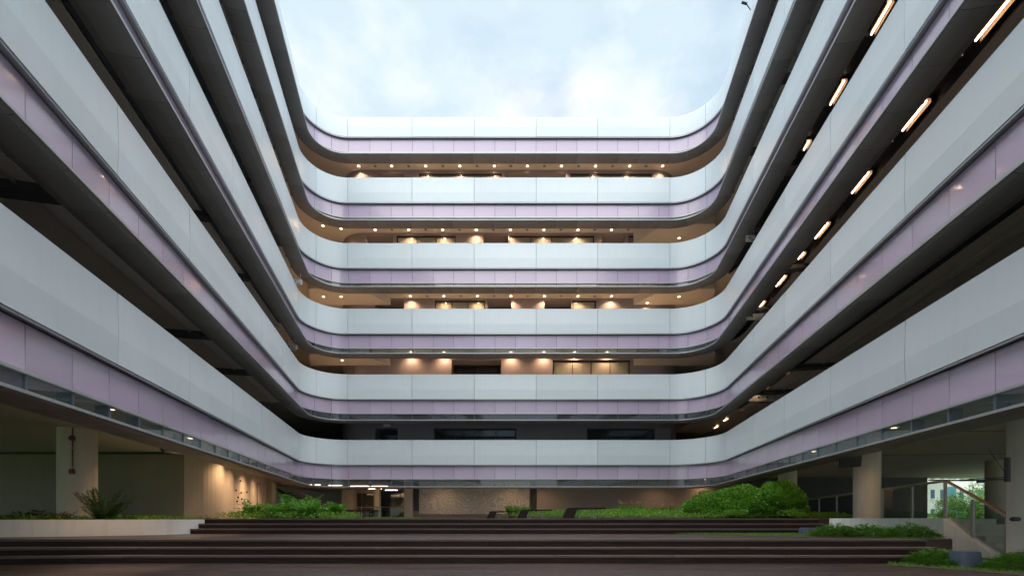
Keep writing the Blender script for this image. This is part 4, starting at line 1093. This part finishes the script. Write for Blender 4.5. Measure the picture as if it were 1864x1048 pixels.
blades("ground_cover", lp_, 0.16, 0.035, "cover_leaf", "bright green leafy ground cover on the bank behind the benches", 3, leafy=True)

# big clipped hedge: three shrubs grown together
def dome_shrub(name, loc, rx, ry, rz, n, ls, m, label, cat, group=None, bare=0.3):
    t = empty(name, loc, label, cat, group); V, F = [], []; SB = bmesh.new()
    lob = [(rvec(), rnd.uniform(4, 11), rnd.uniform(0.03, 0.075)) for _ in range(8)]
    for i in range(n):
        d = rvec(); d.z = abs(d.z) if rnd.random() < 0.8 else d.z * 0.5
        d.normalize()
        rad = 1.0 + sum(a * math.sin(f * d.dot(q) + f) for q, f, a in lob)
        rad *= (1.0 - 0.45 * rnd.random() ** 2.2)
        p = Vector((d.x * rx * rad, d.y * ry * rad, bare * rz + max(d.z, -0.25) * (1 - bare) * rz * rad))
        ld = (d * 0.8 + rvec() * 0.9 + Vector((0, 0, 0.3))).normalized()
        sd = Matrix.Rotation(rnd.uniform(0, 6.28), 3, ld) @ ld.orthogonal().normalized()
        leaf_quad(V, F, p, ld, sd, ls * rnd.uniform(0.7, 1.3), ls * 0.55, 0.2)
    for i in range(16):
        a = rnd.uniform(0, 6.28); r_ = rnd.uniform(0.1, 0.45); b = Vector((math.cos(a) * rx * r_, math.sin(a) * ry * r_, 0))
        top = Vector((b.x * 2.0, b.y * 2.0, rz * rnd.uniform(0.45, 0.8)))
        tube_bm(SB, [b, b.lerp(top, 0.5) + Vector((rnd.uniform(-.1, .1), 0, 0)), top], [0.03, 0.022, 0.008], 5, False)
    pydata("foliage", V, F, m, t); bm_obj("branches", SB, "bark", t); return t
for (x, y, a, b, c, n_, bare, lab) in ((8.25, 18.7, 1.1, 0.9, 0.92, 7000, 0.15, "left lower part of the big rounded hedge, sloping to the lawn"),
                                (9.4, 18.4, 1.2, 1.0, 1.18, 10000, 0.22, "tall middle shrub of the big rounded hedge by the right wing"),
                                (10.5, 18.1, 1.0, 0.9, 1.26, 9000, 0.36, "tall right shrub of the hedge beside the balustrade with bare stems below")):
    dome_shrub("hedge_shrub", (x, y, Z3 + 0.05), a, b, c, n_, 0.095, "hedge_leaf", lab, "shrub", "shrubs of the clipped hedge", bare)
for (x, y, r_, lab) in ((8.6, 17.3, 0.5, "small light green shrub at the foot of the hedge, left"), (10.5, 17.0, 0.45, "small light green shrub at the foot of the hedge, right")):
    clump_shrub("low_shrub", (x, y, Z3 + 0.03), r_, 0.35, 0.35, 14, 120, 0.06, "cover_leaf", lab, "shrub", None, False)

# strap-leaved flowering clumps behind the lawn
def flower_clump(x, y, z, rx, n, h, label):
    t = empty("flower_clump", (x, y, z), label, "flowers"); V, F, PV, PF = [], [], [], []; SB = bmesh.new()
    for i in range(n):
        p = Vector((rnd.uniform(-rx, rx), rnd.uniform(-0.3, 0.3), 0)); a = rnd.uniform(0, 6.28); L = h * rnd.uniform(0.5, 1.0)
        d = Vector((math.cos(a) * 0.35, math.sin(a) * 0.35, 1)).normalized(); sd = Vector((-math.sin(a), math.cos(a), 0))
        k = len(V); p1 = p + d * L * 0.55; p2 = p + d * L + Vector((math.cos(a), math.sin(a), -0.25)) * L * 0.25
        V += [tuple(p - sd * .015), tuple(p + sd * .015), tuple(p1 + sd * .03), tuple(p2), tuple(p1 - sd * .03)]; F.append((k, k + 1, k + 2, k + 3, k + 4))
        if i % 9 == 0:
            top = p + Vector((rnd.uniform(-.06, .06), rnd.uniform(-.06, .06), h * rnd.uniform(0.95, 1.25))); tube_bm(SB, [p, top], [0.006, 0.004], 4, False)
            for q in range(7): leaf_quad(PV, PF, top, (rvec() + Vector((0, 0, 0.5))).normalized(), rvec(), 0.09, 0.035)
    pydata("leaves", V, F, "cover_leaf", t); bm_obj("stalks", SB, "cover_leaf", t); pydata("petals", PV, PF, "petal", t)
flower_clump(0.35, 26.4, Z3 + 0.25, 0.65, 110, 0.62, "leafy clump with pink flowers before the mural")
flower_clump(6.5, 24.6, Z3 + 0.30, 0.75, 130, 0.50, "leafy clump with orange flowers in the middle of the lawn's back edge")
flower_clump(8.3, 24.2, Z3 + 0.28, 0.85, 140, 0.42, "orange flowering clump against the left end of the hedge")

# grass strip and low shrubs on the landing, right
tri = []
while len(tri) < 5200:
    x, y = rnd.uniform(4.6, 9.6), rnd.uniform(9.95, 13.2)
    if x > 9.4 - (y - 9.95) * 0.75 - 2.2 * min(1, (y - 9.95) / 3) and x > 6.3 - (y - 11.4) * 1.1: tri.append((x, y, Z2 + 0.004))
blades("grass", tri, 0.045, 0.010, "grass_leaf", "strip of short bright grass on the right of the landing", 3)
tag(prism("grass_bed", [(9.58, 9.9), (9.38, 13.25), (4.9, 13.2), (6.2, 11.6), (8.2, 10.4)], Z2 + 0.001, Z2 + 0.006, "soil"), kind="structure")
for (x, y, a, lab) in ((8.0, 11.3, 0.5, "low feathery green shrub next to the small garden box on the landing"), (8.65, 11.0, 0.62, "low feathery green shrub in the middle of the landing strip"), (9.35, 10.7, 0.55, "low feathery green shrub at the right end of the landing strip by the white wall")):
    spray_shrub((x, y, Z2), a, 0.45, 0.34, 900, lab, group="low feathery shrubs")
# ground patch at lower right
tag(prism("ground_bed", [(9.7, 6.2), (9.62, 9.19), (8.0, 9.19), (7.25, 8.75), (7.9, 7.9), (8.2, 6.2)], 0.002, 0.010, "soil"), kind="structure")
gp_ = []
while len(gp_) < 4200:
    x, y = rnd.uniform(7.2, 12.5), rnd.uniform(6.0, 9.19)
    if x > 7.25 + abs(y - 8.75) * 0.8: gp_.append((x, y, 0.006 if x < 9.6 else -0.1))
blades("grass", gp_, 0.05, 0.011, "grass_leaf", "patch of short grass round the large garden box at bottom right", 3)
for (x, y, a, h, lab) in ((9.15, 8.0, 0.75, 0.36, "dense feathery shrub at the bottom right corner before the garden box's right side"), (8.35, 8.95, 0.5, 0.36, "feathery shrub behind the large garden box"), (9.9, 8.5, 0.7, 0.42, "feathery shrub at the right edge below the near column")):
    spray_shrub((x, y, 0.0), a, 0.5, h * 0.88, 1100, lab, group="feathery shrubs at bottom right")

for (x, y, a, h, lab) in ((14.0, 12.2, 0.75, 0.85, "green shrub seen through the stair glass, left one"), (15.2, 12.0, 0.8, 0.95, "green shrub seen through the stair glass, right one")):
    spray_shrub((x, y, -0.11), a, 0.5, h, 1100, lab, "cover_leaf", group="shrubs beyond the side stair")

# ------------------------------------------------------------------ beyond the right opening
def tree(x, y, h, cr, label, nl=2600):
    t = empty("tree", (x, y, -0.12), label, "tree", "trees beyond the right opening"); SB = bmesh.new()
    tube_bm(SB, [(0, 0, 0), (0.05, 0.04, h * 0.3), (0.0, 0.1, h * 0.6)], [0.16, 0.12, 0.07], 8)
    V, F = [], []
    cl = []
    for i in range(16):
        q = rvec(); c = Vector((q.x * cr * 0.75, q.y * cr * 0.75, h * 0.62 + q.z * h * 0.34)); cl.append(c)
        tube_bm(SB, [(0, 0.05, h * 0.35), tuple(c * 0.5 + Vector((0, 0, h * 0.25))), tuple(c)], [0.05, 0.03, 0.01], 5, False)
    for i in range(nl):
        c = rnd.choice(cl); d = rvec(); p = c + d * cr * 0.42 * rnd.random() ** 0.5
        ld = (d + rvec()).normalized(); leaf_quad(V, F, p, ld, ld.orthogonal().normalized(), 0.24, 0.13, 0.2)
    bm_obj("trunk", SB, "bark", t, None, True); pydata("crown", V, F, "tree_leaf", t)
for a in ((46.5, 46.0, 4.2, 2.0, "young tree seen through the stair balustrade glass"), (50.5, 47.5, 3.6, 1.9, "bushy tree beside the outer column beyond the opening"), (50.5, 52.5, 3.0, 1.6, "small tree at the left of the opening beyond the dark wall"),
          (57.5, 52.0, 5.2, 2.3, "taller tree seen right of the outer column"), (44.0, 39.8, 2.6, 1.3, "low tree close behind the slanted handrail")):
    tree(*a)
hv = [(rnd.uniform(38, 75), rnd.uniform(56, 60), -0.12) for _ in range(2600)]
blades("ground_cover", hv, 1.6, 0.22, "tree_leaf", "hedge of green bushes far beyond the right opening", 3, leafy=True)

def far_building(x, y, w, d, h, floors, bays, label, strip, rz=0.0):
    t = empty("far_building", (x, y, -0.12), label, "building", "buildings beyond the right opening", rz)
    wl_ = box("wall", -w / 2, w / 2, 0, d, 0, h, "far_white", t)
    fh = h / floors
    for f in range(floors):
        if strip:
            for b in range(bays):
                bw = w / bays
                wnd = box("window", -w / 2 + bw * b + 0.05, -w / 2 + bw * (b + 1) - 0.05, -0.06, -0.003, f * fh + fh * 0.38, f * fh + fh * 0.82, "far_window", t)
            box("sun_shade", -w / 2 - 0.1, w / 2 + 0.1, -0.7, -0.01, f * fh + fh * 0.86, f * fh + fh * 0.95, "far_white", t)
        else:
            for b in range(bays):
                bw = w / bays
                big = (b % 3 == 0)
                wnd = box("window", -w / 2 + bw * (b + (0.06 if big else 0.3)), -w / 2 + bw * (b + (0.94 if big else 0.7)), -0.06, -0.003, f * fh + fh * 0.25, f * fh + fh * (0.85 if big else 0.7), "far_blue" if big else "far_window", t)
                box("sill", -w / 2 + bw * (b + 0.28), -w / 2 + bw * (b + 0.72), -0.16, -0.004, f * fh + fh * 0.18, f * fh + fh * 0.23, "far_white", wnd)
    box("parapet", -w / 2 - 0.15, w / 2 + 0.15, -0.15, d + 0.15, h, h + 0.5, "far_white", t)
far_building(84.5, 100, 9.5, 10, 22, 6, 5, "pale office block with horizontal sun shades beyond the right opening", True)
far_building(97.5, 102, 13, 12, 26, 6, 6, "white block with large blue windows beyond the right opening", False)
far_building(113, 104, 14, 12, 20, 5, 6, "white block at the far right behind the outer column", False)
